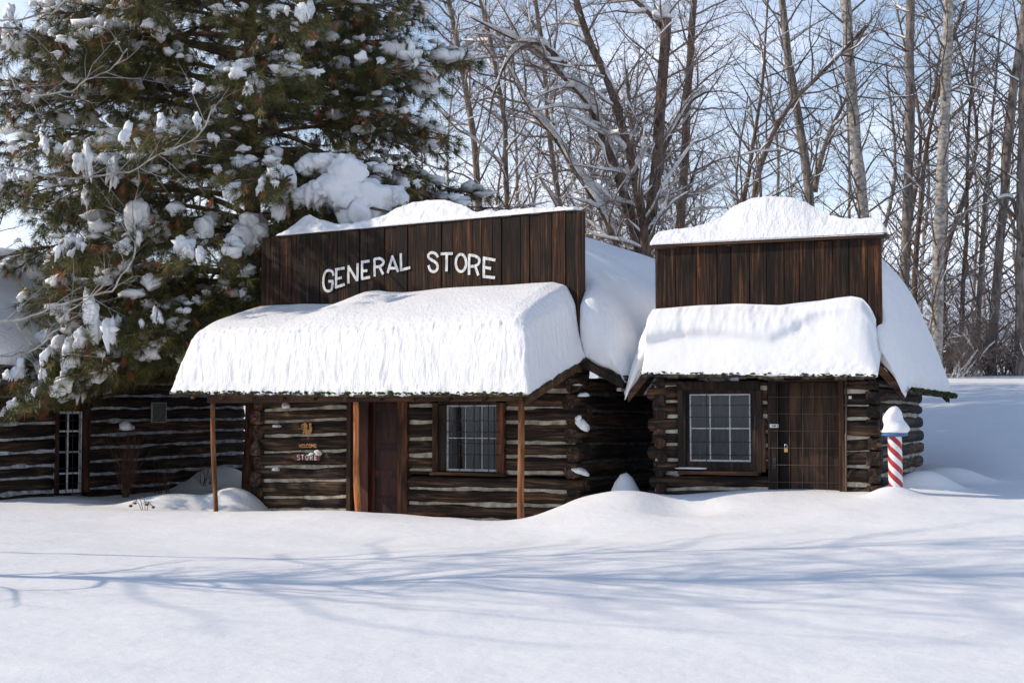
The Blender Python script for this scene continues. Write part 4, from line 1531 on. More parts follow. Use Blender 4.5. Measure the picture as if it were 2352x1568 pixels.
def kporch_disp(V, N, g):
    x, y, z = V.T
    front = np.clip(1 - g[:, 1] * 4, 0, 1)
    up = np.clip((g[:, 2] - .5) * 4, 0, 1) * front
    low = np.clip((.30 - g[:, 2]) / .25, 0, 1) * front
    rough = up * (fbm(x * 7, z * 2, y * 0, 3) * .014 + fbm(x * 20, z * 6, y, 2) * .006) * np.clip(-x * .8, 0, 1)
    rough = rough + low * np.clip((x + 2.6) * 1.2, 0, 1) * fbm(x * 9, z * 8, y, 3) * .016
    return rough + fbm(x * 1.5, z * 1.8, y, 2) * .012


o = slab("roof_snow", kporch_map, 170, 26, 54, M_SNOW, 5, kporch_disp, K)
tag(o, "curling snow slab on the small cabin's front eave under its plank sign", "snow", "snow slabs on the roofs")
kx_ = np.array([-1.8, -1.3, -.74, -.43, -.14, .165, .36, .47, .52])
kz_ = np.array([5.22, 5.06, 4.75, 4.38, 3.88, 3.22, 2.68, 2.32, 2.16])


def kroof_map(a, b2, c):
    x = -4.06 + (.445 + 4.06) * a
    ys = np.where((x > .03) | (x < -KW - .03), -.095, .06)
    y = ys + (KD + .68 - ys) * b2
    ax_ = np.abs(x - KRX) + KRX
    zb2 = cab_roof(x) + .006
    zt2 = np.maximum(np.interp(ax_, kx_, kz_), zb2 + .10)
    zt2 = zt2 - .5 * np.clip(1 - b2 / .07, 0, 1) ** 2 - .12 * np.clip(1 - (1 - b2) / .06, 0, 1) ** 2
    z = zb2 + c * (zt2 - zb2)
    y = y - np.where((x > .03) | (x < -KW - .03), .18 * np.sin(np.clip(c, 0, 1) * 2.4), 0) * (1 - b2) ** 5
    return x, y, z


def kroof_disp(V, N, g):
    x, y, z = V.T
    steep = np.clip(1.1 - N[:, 2], 0, 1)
    return steep * (fbm(y * 4.2 + x * 2, z * .3, x * 0, 3) * .06 + fbm(y * 11 + x * 7, z * .7, x * .5, 2) * .04) + fbm(x * 2, y * 2, z * 2, 2) * .008


o = slab("roof_snow", kroof_map, 120, 110, 24, M_SNOWS, 7, kroof_disp, K)
tag(o, "steep rounded snow on the small cabin's main roof ending in a mossy eave", "snow", "snow slabs on the roofs")
cap_snow("cap_snow", K, [(1499, 560), (1503, 540), (1512, 531), (1540, 527), (1580, 522), (1610, 514), (1640, 500), (1665, 480), (1690, 462), (1715, 451), (1745, 446), (1790, 446), (1815, 449), (1845, 460), (1880, 479), (1910, 494), (1935, 500), (1970, 500), (2005, 498), (2024, 503), (2035, 528)],
         [(1497, 563), (2036, 538)], -.16, .17, "smooth snow with a tall hump along the top of the small cabin's blank boards", 9.0, 150, .012)

# ================================================================== CABIN BEHIND THE PINE
lb = empty("log_house", B.o, B.a, "dark log house with snowy mortar lines standing behind the pine at the left", "building")
BX0 = -7.55
wl0, wr0 = B.px(118, 1000)[0], B.px(197, 1000)[0]
rowsR = [(854, 852), (881, 882), (910, 909), (938, 935), (967, 961), (999, 986), (1028, 1012), (1061, 1039), (1090, 1069), (1122, 1098)]
cR2 = front_courses(B, (199, 555), rowsR, 0)
rowsL = [(852, 852), (880, 880), (911, 909), (943, 940), (976, 969), (1010, 1003), (1044, 1033), (1074, 1068), (1100, 1094), (1137, 1127)]
cL2 = front_courses(B, (0, 116), rowsL, 0)
log_section(lb, wr0, 0, cR2, 2.95, -.1, .12, 401, ext_r=[.02, .12, .05, .1], cmat=M_CHINKG, chy=.03)
log_section(lb, BX0, wl0, cL2, 2.95, -.1, .12, 431, ext_l=[.02, .1], cmat=M_CHINKG, chy=.03)
for i, (va, vb) in enumerate(((852, 882), (882, 908), (908, 934))):
    z0_, z1_ = B.px(157, vb)[1], B.px(157, va)[1]
    log_x("log", wl0, wr0, 0, (z0_ + z1_) / 2, .115, (z1_ - z0_) / 2 - .012, M_LOGX, lb, 461 + i * 3)
zt0, zb0 = B.px(157, 937)[1], B.px(157, 1131)[1]
box("window_casing", (wl0 + .004, B.px(125, 1000)[0], -.15, .05, zb0, zt0), M_TIMZ, lb, .004)
box("window_casing", (B.px(187, 1000)[0], wr0 - .004, -.15, .05, zb0, zt0), M_TIMZ, lb, .004)
box("window_casing", (wl0 - .05, wr0 + .05, -.16, .05, zt0 + .002, zt0 + .07), M_DARKZ, lb, .004)
win3, (xa, xb, za, zb) = window(lb, B, (126, 944, 186, 1131), 2, 4, -.09, M_WHITE, .05, .035, .05, splits=([0, .5, 1], [0, .22, .5, .77, 1]))
curtain(lb, xa, xa + (xb - xa) * .42, .05, za + (zb - za) * .5, zb, 7.0)
curtain(lb, xa + (xb - xa) * .6, xb, .05, za + (zb - za) * .2, zb, 8.0)
box("dark_room_sheet", (xa - .1, xb + .1, .3, .34, za - .1, zb + .1), M_LINT, lb)  # darkness of the room behind the panes, put in as a dark sheet
bars(win3, B, -.17, [(u, 940, 1132) for u in (135, 151, 167, 184)], [(v, 122, 190) for v in (965, 1000, 1037, 1075, 1110)], .008, M_IRON)
# other walls
box("gable_wall", (BX0 + .05, BX0 + .25, .13, 6.0, -.1, 2.9), M_LOGY, lb)
box("gable_wall", (-.25, -.05, .13, 6.0, -.1, 2.9), M_LOGY, lb)
box("rear_wall", (BX0 + .26, -.26, 5.8, 6.0, -.1, 2.9), M_LOGX, lb)
BEZ = 2.80


def b_roof(y):
    return BEZ + .62 * (3.4 - np.abs(y - 3.0)) - .0


for (ya, yb2) in ((-.4, 3.0), (3.0, 6.4)):
    V = np.array([(x, y, b_roof(np.array(y)) + dz) for x in (BX0 - .4, .4) for y in (ya, yb2) for dz in (-.06, -.01)])
    link("roof", mesh_np("roof", V, BOXQ, None, False), M_SHAKE, lb)


def broof_map(a, b2, c):
    x = BX0 - .42 + (.85 - BX0) * a
    y = -.43 + 6.86 * b2
    zb2 = b_roof(y) + .004
    zt2 = zb2 + .75 * np.clip(1 - np.abs(b2 - .5) ** 6 * 40, .12, 1)
    z = zb2 + c * (zt2 - zb2)
    return x + c * (.2 * (1 - a) - .2 * a), y, z


o = slab("roof_snow", broof_map, 80, 60, 10, M_SNOWS, 8, lambda V, N, g: fbm(V[:, 0] * 1.2, V[:, 1] * 1.2, V[:, 2], 3) * .04, B)
tag(o, "wide shaded snow blanket on the roof of the log house behind the pine", "snow", "snow slabs on the roofs")
x, z = B.px(366, 947, -.16)
pq = empty("wall_plaque", B.world(x, -.16, z), B.a, "square grey plaque mounted on the dark log house wall beside the porch", "plaque")
box("panel", (-.21, .21, .0, .03, -.21, .21), M_GREY, pq, .004)
V, Q = boxes([(-.225, -.2105, -.006, .035, -.225, .225), (.2105, .225, -.006, .035, -.225, .225), (-.21, .21, -.006, .0345, -.225, -.2105), (-.21, .21, -.006, .0345, .2105, .225)])
link("frame", mesh_np("frame", V, Q, None, False), M_SASH, pq)

# ================================================================== BARBER POLE
PYd = 21.35
pb = at_y(2058, 1115, PYd)
pt = at_y(2055, 1002, PYd)
pole = empty("barber_pole", (pb[0], pb[1], pb[2] - .5), 0, "red and white spiral barber pole with blue top standing by the small cabin", "barber pole")
Rp = 16 / F * PYd
hgt = pt[2] - pb[2] + .5
nr, kk = 40, 24
V, F4, mi = [], [], []
for i in range(nr + 1):
    t = i / nr
    for j in range(kk):
        a = 2 * math.pi * j / kk - 2 * math.pi * t * hgt / .58 * 1.0
        V.append((Rp * math.cos(a) + (pt[0] - pb[0]) * t, Rp * math.sin(a), hgt * t))
for i in range(nr):
    for j in range(kk):
        F4.append((i * kk + j, i * kk + (j + 1) % kk, (i + 1) * kk + (j + 1) % kk, (i + 1) * kk + j))
        mi.append(1 if (j % 8) < 4 else 0)
me = mesh_np("shaft", np.array(V), np.array(F4))
me.materials.append(M_WPOLE)
me.materials.append(M_RED)
me.polygons.foreach_set("material_index", np.array(mi, np.int32))
link("shaft", me, None, pole)
ca_ = [(Rp * 1.0, hgt - .004), (Rp * 1.28, hgt - .0), (Rp * 1.85, hgt + .014), (Rp * 1.85, hgt + .04), (Rp * 1.75, hgt + .05), (0.001, hgt + .052)]
V, Q = [], []
for r_, z_ in ca_:
    for j in range(28):
        a = 2 * math.pi * j / 28
        V.append((r_ * math.cos(a) + pt[0] - pb[0], r_ * math.sin(a), z_))
for i in range(len(ca_) - 1):
    for j in range(28):
        Q.append((i * 28 + j, i * 28 + (j + 1) % 28, (i + 1) * 28 + (j + 1) % 28, (i + 1) * 28 + j))
link("top_plate", mesh_np("top_plate", np.array(V), np.array(Q), None, False), M_BLUE, pole)
# snow hat: a lumpy leaning stack
V0, T0 = ico(4)
tz = (V0[:, 2] + 1) / 2
ang = np.arctan2(V0[:, 1], V0[:, 0])
lf = np.interp(tz, [0, .05, .13, .30, .46, .60, .73, .87, .95, .985, 1], [93, 95, 84, 78, 86, 86, 74, 54, 36, 20, 0]) * .00209
rt = np.interp(tz, [0, .05, .13, .25, .35, .45, .52, .66, .80, .92, .985, 1], [92, 101, 104, 98, 86, 68, 60, 55, 50, 38, 20, 0]) * .00209
mixr = .5 + .5 * np.cos(ang)
wd = lf * (1 - mixr) + rt * mixr
V = np.stack([np.cos(ang) * wd, np.sin(ang) * wd * .95, tz * .39], -1)
ndr = fbm(V[:, 0] * 9, V[:, 1] * 9, V[:, 2] * 14, 3)[:, None] * .012
V = V + (V - np.array([0, 0, .2])) / (np.linalg.norm(V - np.array([0, 0, .2]), axis=1)[:, None] + 1e-6) * ndr
V[:, 2] = np.maximum(V[:, 2], -.002)
o = link("snow_heap", mesh_np("snow_heap", V, None, T0), M_SNOWB)
o.location = (pt[0] + .005, pt[1], pt[2] + .055)
tag(o, "tall lumpy snow hat balanced on the barber pole's blue top", "snow")

# ================================================================== TREES
def seg_mesh(name, segs, k, mat, parent, kind="stuff"):
    if not segs:
        return None
    A = np.array(segs)
    V, Q = prisms(A[:, 0:3], A[:, 3:6], A[:, 6], A[:, 7], k)
    o = link(name, mesh_np(name, V, Q, None, k > 3), mat, parent)
    if kind:
        o["kind"] = kind
    return o


def grow(rs, p, d, L, r, lvl, out, cfg):
    """one branch and everything on it; out[lvl] collects segments"""
    step = cfg["step"][lvl]
    n = max(2, int(L / step))
    st = L / n
    x, y, z = p
    dx, dy, dz = d
    wig, upb = cfg["wig"][lvl], cfg["up"][lvl]
    acc = rs.random() * cfg["gap"][lvl] if lvl < len(cfg["gap"]) else 0
    side = rs.random() * 6.28
    for i in range(n):
        dx += rs.gauss(0, wig)
        dy += rs.gauss(0, wig)
        dz += rs.gauss(0, wig) + upb
        m_ = math.sqrt(dx * dx + dy * dy + dz * dz)
        dx /= m_; dy /= m_; dz /= m_
        t0, t1 = i / n, (i + 1) / n
        r0, r1 = r * (1 - .8 * t0), r * (1 - .8 * t1)
        nx2, ny2, nz2 = x + dx * st, y + dy * st, z + dz * st
        out[lvl].append((x, y, z, nx2, ny2, nz2, r0, r1))
        if lvl + 1 < len(out):
            acc += st
            g = cfg["gap"][lvl]
            while acc > g:
                acc -= g * rs.uniform(.6, 1.4)
                if t1 < cfg["bare"][lvl]:
                    continue
                side += 2.4 + rs.uniform(-.5, .5)
                ang = rs.uniform(*cfg["ang"][lvl])
                # perpendicular
                if abs(dz) < .9:
                    ux, uy, uz = -dy, dx, 0.0
                else:
                    ux, uy, uz = 1.0, 0.0, 0.0
                mm = math.sqrt(ux * ux + uy * uy + uz * uz)
                ux /= mm; uy /= mm; uz /= mm
                wx, wy, wz = dy * uz - dz * uy, dz * ux - dx * uz, dx * uy - dy * ux
                cs, sn = math.cos(side), math.sin(side)
                px_, py_, pz_ = ux * cs + wx * sn, uy * cs + wy * sn, uz * cs + wz * sn
                ca2, sa2 = math.cos(ang), math.sin(ang)
                nd = (dx * ca2 + px_ * sa2, dy * ca2 + py_ * sa2, dz * ca2 + pz_ * sa2)
                ln = rs.uniform(*cfg["len"][lvl + 1]) * (1 - .45 * t1)
                grow(rs, (nx2, ny2, nz2), nd, ln, min(r1 * .75, cfg["rad"][lvl + 1]), lvl + 1, out, cfg)
        x, y, z = nx2, ny2, nz2


CFG_RIGHT = dict(step=[.35, .3, .24, .24], wig=[.03, .10, .14, .16], up=[0, .035, .012, .01], gap=[.36, .26, .18], bare=[.12, .18, .1], ang=[(.7, 1.15), (.6, 1.0), (.5, 1.0)],
                 len=[None, (1.5, 4.0), (.6, 1.5), (.25, .6)], rad=[None, .038, .014, .0068])
CFG_MID = dict(step=[.35, .3, .25, .26], wig=[.03, .13, .2, .24], up=[0, .01, -.02, -.03], gap=[.28, .17, .102], bare=[.15, .12, .05], ang=[(.6, 1.2), (.6, 1.1), (.5, 1.1)],
               len=[None, (1.0, 2.8), (.5, 1.4), (.25, .75)], rad=[None, .034, .011, .0052])
CFG_FILL = dict(step=[.4, .4, .3, .3], wig=[.04, .12, .16, .18], up=[0, .03, .0, .0], gap=[.34, .26, .17], bare=[.1, .15, .1], ang=[(.6, 1.1), (.6, 1.0), (.5, 1.0)],
                len=[None, (1.2, 3.2), (.5, 1.3), (.22, .55)], rad=[None, .034, .012, .006])


def limb_snow(rs, segs, dens, rmin, hmul, seed):
    """ridges of snow lying on the upper side of limbs"""
    if not segs:
        return []
    A = np.array(segs)
    d = A[:, 3:6] - A[:, :3]
    L = np.linalg.norm(d, axis=1) + 1e-9
    fl = np.sqrt(np.clip(1 - (d[:, 2] / L) ** 2, 0, 1))
    off = rs.random() * 40

    def fld(P):                                  # snow lies in continuous runs, thick here and thin there
        return fbm(P[:, 0] * .9 + off, P[:, 1] * .9, P[:, 2] * .9, 2)
    n0, n1 = fld(A[:, :3]), fld(A[:, 3:6])
    thr = 1.0 - 1.75 * dens
    ok = ((n0 + n1) / 2 > thr) & (A[:, 6] >= rmin) & (fl > .3)
    k0 = np.clip(.45 + (n0 - thr) * 1.3, .3, 1.5) * np.clip(fl * 1.2, 0, 1)
    k1 = np.clip(.45 + (n1 - thr) * 1.3, .3, 1.5) * np.clip(fl * 1.2, 0, 1)
    ra = (A[:, 6] * .95 + .014) * hmul * k0
    rb = (A[:, 7] * .95 + .014) * hmul * k1
    O = A.copy()
    O[:, 2] += A[:, 6] * .35 + ra * .62
    O[:, 5] += A[:, 7] * .35 + rb * .62
    O[:, 6], O[:, 7] = ra, rb
    return [tuple(r) for r in O[ok]]


def trunk_path(pxs, Y, dy=0.0, extend_up=1.5):
    """picture points from top to base at distance Y -> world polyline from the ground up"""
    pts = [at_y(u, v, Y + dy * i) for i, (u, v) in enumerate(pxs)]
    pts = pts[::-1]
    p0 = pts[0].copy()
    g = H(p0[0], p0[1])
    if p0[2] > g - .2 and pxs[-1][1] > 540:       # side stems start on their trunk, not in the ground
        k_ = (pts[0] - pts[1])
        k_ = k_ / (abs(k_[2]) + 1e-6)
        base = p0 + np.array([k_[0] * .5 * (p0[2] - g), 0, -(p0[2] - g) - .3])
        pts = [base] + pts
    return pts


def stem(name, path, w_px, Y, parent, mat, rs, top=.45):
    if name == "limb" and top > .3 and path[-1][2] < 9:
        top = .2
    C = curve(path, max(16, 6 * len(path)))
    n = len(C)
    t = np.linspace(0, 1, n)
    C[:, 0] += .025 * fbm(C[:, 2] * .8, t * 0 + rs.random() * 50, t * 0, 2)
    r0 = w_px / 2 / F * Y
    R = r0 * (1.12 - (1.12 - top) * t) * (1 + .25 * np.exp(-t * 14))
    V, Q, T = tube_path(C, R, 10, True, .10, rs.random() * 40)
    link(name, mesh_np(name, V, Q, T), mat, parent)
    return C, R


def bare_tree(label, stems, Y, mat, twig, cfg, seed, snow=.5, group="bare trees behind the buildings", zmin=3.2, snow_mul=1.0, dens=1.0, name="bare_tree"):
    rs = random.Random(seed)
    if cfg is CFG_RIGHT:
        Y += 7                                    # these stand beyond the crest of the snowfield
    paths = [(trunk_path(pxs, Y + rs.uniform(-.6, .6) * (i > 0), dyv), w, tp) for i, (pxs, w, tp, dyv) in enumerate(stems)]
    b0 = paths[0][0][0]
    root = empty(name, (0, 0, 0), 0, label, "tree", group)
    root.location = b0
    out = [[], [], [], []]
    snowsegs = []
    for i, (pth, w, tp) in enumerate(paths):
        C, R = stem("trunk" if i == 0 else "limb", [np.array(p) - b0 for p in pth], w, Y, root, mat, rs, tp)
        acc = 0
        side = rs.random() * 6
        for j in range(len(C) - 1):
            d = C[j + 1] - C[j]
            L = np.linalg.norm(d)
            d = d / (L + 1e-9)
            snowsegs.append((*C[j], *C[j + 1], R[j], R[j + 1]))
            acc += L
            g = cfg["gap"][0] / dens
            while acc > g:
                acc -= g * rs.uniform(.6, 1.4)
                if C[j][2] + b0[2] < zmin:
                    continue
                side += 2.4 + rs.uniform(-.6, .6)
                ang = rs.uniform(*cfg["ang"][0])
                u_ = np.cross(d, [0.3, 1, 0.1]); u_ /= np.linalg.norm(u_)
                w_ = np.cross(d, u_)
                pp = u_ * math.cos(side) + w_ * math.sin(side)
                nd = d * math.cos(ang) + pp * math.sin(ang)
                grow(rs, tuple(C[j]), tuple(nd), rs.uniform(*cfg["len"][1]), min(R[j] * .6, cfg["rad"][1]), 1, out, cfg)
    seg_mesh("branches", out[1], 5, twig, root)
    seg_mesh("twigs", out[2] + out[3], 3, twig, root)
    if snow > 0:
        sn = limb_snow(rs, snowsegs, min(1, snow * 1.2), .0, (.95 + .1 * (snow > .75)) * snow_mul, seed)
        sn += limb_snow(rs, out[1], snow * .66, .008, 1.05 * snow_mul, seed) + limb_snow(rs, out[2], snow * .27, .003, .8 * snow_mul, seed)
        seg_mesh("snow_on_limbs", sn, 6, M_SNOWB, root)
    return root


# right-hand wood: pale and dark upright trunks traced one by one
bare_tree("tall pale trunk rising right of the snow hump on the small cabin", [([(1932, -120), (1945, 60), (1955, 200), (1967, 340), (1986, 520), (1990, 700)], 27, .8, 0)], 40, M_BARKP, M_TWIGD, CFG_RIGHT, 1, .45)
bare_tree("dark straight trunk just right of the small cabin's sign", [([(2096, -120), (2090, 60), (2090, 300), (2082, 520), (2076, 700)], 23, .8, 0)], 42, M_BARK, M_TWIGD, CFG_RIGHT, 2, .4)
bare_tree("thick pale trunk whose foot meets the steep cabin roof snow", [([(2182, -120), (2178, 40), (2172, 250), (2160, 500), (2150, 760)], 27, .8, 0)], 38, M_BARKP, M_TWIGD, CFG_RIGHT, 3, .45)
bare_tree("dark trunk leaning right above the far snowfield", [([(2370, -80), (2336, 150), (2315, 350), (2295, 600), (2275, 870)], 21, .8, 0)], 41, M_BARK, M_TWIGD, CFG_RIGHT, 4, .4)
bare_tree("heavy trunk at the edge of the far snowfield, cut by the picture's right border", [([(2352, 60), (2350, 300), (2346, 600), (2342, 868)], 24, .85, 0), ([(2260, 470), (2320, 455), (2346, 520)], 14, .5, 0)], 39.5, M_BARK, M_TWIGD, CFG_RIGHT, 5, .5)
bare_tree("leaning grey trunk touching the hump of the small cabin's cap snow", [([(1788, -90), (1802, 60), (1822, 200), (1845, 340), (1862, 470), (1868, 640)], 21, .75, 0), ([(1960, 190), (1900, 320), (1868, 440)], 13, .5, 0)], 41, M_BARK, M_TWIGD, CFG_RIGHT, 6, .6)
bare_tree("thin dark crooked stem left of the cap-snow hump", [([(1768, -60), (1758, 90), (1752, 180), (1735, 300), (1722, 380), (1708, 470), (1700, 640)], 13, .3, 0), ([(1990, 60), (1885, 170), (1820, 235), (1770, 320), (1735, 440), (1722, 640)], 15, .5, 0)], 40, M_BARKD, M_TWIGD, CFG_RIGHT, 7, .55)
bare_tree("dark double stem between two pale trunks right of the cabin sign", [([(2190, 20), (2160, 180), (2130, 330), (2112, 480), (2100, 700)], 15, .25, 0), ([(2230, -40), (2180, 120), (2130, 260)], 10, .5, 0)], 43, M_BARKD, M_TWIGD, CFG_RIGHT, 8, .45)
bare_tree("slim dark trunk over the steep roof's outer edge", [([(2250, -40), (2240, 100), (2225, 300), (2218, 560), (2200, 866)], 12, .25, 0)], 42, M_BARKD, M_TWIGD, CFG_RIGHT, 9, .5)
bare_tree("slim grey trunk beside the leaning one above the snowfield", [([(2300, 40), (2282, 240), (2265, 430), (2252, 640), (2238, 868)], 15, .25, 0)], 43, M_BARK, M_TWIGD, CFG_RIGHT, 10, .45)
# middle: leaning, heavily snowed stems
bare_tree("sprawling many-stemmed tree arching left over the store, its limbs thick with snow",
          [([(1080, 40), (1160, 80), (1230, 112), (1290, 172), (1350, 236), (1402, 350), (1440, 470), (1482, 650)], 27, .14, .05),
           ([(1306, -60), (1350, 80), (1395, 180), (1432, 300), (1464, 430), (1492, 650)], 23, .6, -.05),
           ([(1168, 150), (1212, 240), (1272, 312), (1330, 402), (1392, 500), (1440, 660)], 20, .4, -.1),
           ([(1120, 300), (1140, 200), (1180, 120), (1240, 100), (1300, 150)], 12, .5, 0)], 37, M_BARKD, M_TWIG, CFG_MID, 11, 1.0, snow_mul=1.3, dens=1.15)
bare_tree("broken-topped dark brown trunk wearing a cap of snow between the two false fronts", [([(1530, 28), (1526, 120), (1518, 240), (1506, 380), (1492, 520), (1486, 660)], 27, .9, 0), ([(1420, -30), (1470, 10), (1524, 60)], 15, .5, 0), ([(1620, 210), (1580, 240), (1530, 330), (1515, 400)], 14, .6, 0)], 37.5, M_BARKD, M_TWIG, CFG_MID, 12, .85, snow_mul=1.15)
bare_tree("tall brown trunk right of the broken-topped one", [([(1598, -120), (1590, 60), (1582, 200), (1572, 360), (1562, 520), (1556, 680)], 22, .7, 0)], 38.5, M_BARKD, M_TWIG, CFG_MID, 13, .8)
bare_tree("slender stem standing above the store sign's right half", [([(1090, -60), (1130, 120), (1155, 260), (1166, 480), (1170, 640)], 14, .6, 0)], 39, M_BARK, M_TWIG, CFG_MID, 14, .9)
bare_tree("twiggy tree behind the store sign's right corner", [([(1220, -80), (1250, 140), (1262, 300), (1290, 520), (1310, 660)], 15, .6, 0), ([(1380, 330), (1360, 420), (1330, 560)], 12, .5, 0)], 41, M_BARK, M_TWIG, CFG_MID, 15, .9, dens=1.1)
bare_tree("bushy many-twigged tree in the gap between the false fronts", [([(1440, 160), (1452, 320), (1470, 480), (1476, 660)], 14, .5, 0), ([(1620, 330), (1585, 430), (1550, 560)], 13, .5, 0)], 39.5, M_BARKD, M_TWIG, CFG_MID, 16, .9, dens=1.2)
bare_tree("grey tree half hidden behind the pine's right flank", [([(1010, -100), (1060, 150), (1090, 350), (1110, 640)], 18, .6, 0)], 42, M_BARK, M_TWIG, CFG_MID, 17, .9, dens=1.1)
o = blob("snow_heap", (.30, .26, .30), 31, M_SNOWB, 3, .25, True, None, at_y(1524, 34, 37.5))
tag(o, "cap of snow sitting on the broken top of the dark brown trunk", "snow")

# filler wood further back: three kinds built once, then copied
TMPL = []
for k_ in range(4):
    rs = random.Random(100 + k_)
    out = [[], [], [], []]
    root = empty("bare_tree", (0, 0, 0), 0)
    hT = 10 + k_
    C = curve([np.array([0, 0, -.4]), np.array([rs.uniform(-.3, .3), rs.uniform(-.3, .3), hT * .3]), np.array([rs.uniform(-.7, .7), rs.uniform(-.7, .7), hT * .65]), np.array([rs.uniform(-1, 1), rs.uniform(-1, 1), hT])], 24)
    R = np.linspace(.10, .025, len(C))
    V, Q, T = tube_path(C, R, 8, True, .1, k_ * 3.0)
    link("trunk", mesh_np("trunk", V, Q, T), [M_BARK, M_BARKD, M_BARK, M_BARKP][k_], root)
    ss_ = []
    side = 0
    for j in range(1, len(C) - 1):
        d = C[j + 1] - C[j]
        L = np.linalg.norm(d)
        d /= L
        for q in range(max(1, int(L / .33))):
            side += 2.4
            u_ = np.cross(d, [0.3, 1, 0.1]); u_ /= np.linalg.norm(u_)
            w_ = np.cross(d, u_)
            pp = u_ * math.cos(side) + w_ * math.sin(side)
            ang = rs.uniform(.6, 1.1)
            nd = d * math.cos(ang) + pp * math.sin(ang)
            grow(rs, tuple(C[j] + d * L * rs.random()), tuple(nd), rs.uniform(1.2, 3.2) * (1 - .5 * j / len(C)), .034, 1, out, CFG_FILL)
    seg_mesh("branches", out[1], 4, M_TWIGD, root)
    seg_mesh("twigs", out[2] + out[3], 3, [M_TWIG, M_TWIGD, M_TWIGD, M_TWIG][k_], root)
    sn = limb_snow(rs, out[1], .45, .008, 1.0, k_) + limb_snow(rs, out[2], .25, .003, .8, k_)
    seg_mesh("snow_on_limbs", sn, 5, M_SNOWB, root)
    TMPL.append(root)


def copy_tree(o, parent=None):
    c = o.copy()
    COL.objects.link(c)
    c.parent = parent
    for ch in o.children:
        d = ch.copy()
        COL.objects.link(d)
        d.parent = c
    return c


fill = []
rf_ = random.Random(5)
for u in np.linspace(940, 2440, 40):
    fill.append((u + rf_.uniform(-25, 25), rf_.uniform(49, 76)))
for u in (-120, 20, 120, 300, 480, 700, 860):
    fill.append((u, rf_.uniform(50, 66)))
used = set()
kinds = ["grey spreading bare tree", "dark bare tree", "tall grey bare tree", "pale-barked bare tree"]
for i, (u, Y) in enumerate(fill):
    k_ = i % 4
    root = TMPL[k_] if k_ not in used else copy_tree(TMPL[k_])
    used.add(k_)
    if u < 2080:
        Y += 6
    p = at_y(u, 900, Y)
    root.location = (p[0], Y, H(p[0], Y))
    s_ = rf_.uniform(.85, 1.35)
    root.scale = (s_, s_, s_ * rf_.uniform(.9, 1.1))
    root.rotation_euler = (0, 0, rf_.uniform(0, 6.28))
    where = "far behind the pine" if u < 950 else ("deep in the wood behind the store sign" if u < 1500 else ("deep in the wood behind the small cabin" if u < 2050 else "in the wood beyond the far snowfield"))
    tag(root, kinds[k_] + " " + where, "tree", "bare trees deep in the wood")

# undergrowth at the wood's edge on the right
UT = []
for k_ in range(3):
    rs = random.Random(300 + k_)
    out = [[], [], [], []]
    root = empty("bare_shrub", (0, 0, 0), 0)
    st_ = [[]]
    for q in range(9):
        a = rs.uniform(0, 6.28)
        t = rs.uniform(.15, .7)
        tmp = [[], [], [], []]
        grow(rs, (rs.uniform(-.25, .25), rs.uniform(-.25, .25), -.1), (math.cos(a) * t, math.sin(a) * t, 1), rs.uniform(1.4, 2.6), .018, 1, out, dict(CFG_MID, gap=[.3, .15, .10]))
    seg_mesh("stems", out[1], 4, M_TWIGD, root)
    seg_mesh("twigs", out[2] + out[3], 3, M_TWIG, root)
    seg_mesh("snow_on_limbs", limb_snow(rs, out[1], .5, .004, 1.6, k_) + limb_snow(rs, out[2], .25, .002, 1.6, k_), 5, M_SNOWB, root)
    UT.append(root)
used = set()
for i in range(15):
    u = 2110 + i * 20 + rf_.uniform(-8, 8)
    Y = rf_.uniform(45.5, 50)
    k_ = i % 3
    root = UT[k_] if k_ not in used else copy_tree(UT[k_])
    used.add(k_)
    p = at_y(u, 880, Y)
    root.location = (p[0], Y, H(p[0], Y))
    s_ = rf_.uniform(.6, 1.15)
    root.scale = (s_, s_, s_)
    root.rotation_euler = (0, 0, rf_.uniform(0, 6.28))
    tag(root, "tangled leafless shrub in the thicket along the top of the far snowfield", "shrub", "shrubs of the thicket beyond the snowfield")

# near bare tree at the left, mostly outside the picture; it throws the long shadows
CFG_NEAR = dict(step=[.3, .22, .18, .16], wig=[.03, .10, .14, .16], up=[0, .0, -.01, .0], gap=[.34, .22, .17], bare=[.1, .2, .1], ang=[(.6, 1.1), (.5, .95), (.5, 1.0)],
                len=[None, (1.2, 2.6), (.4, 1.0), (.15, .4)], rad=[None, .02, .0065, .0032])


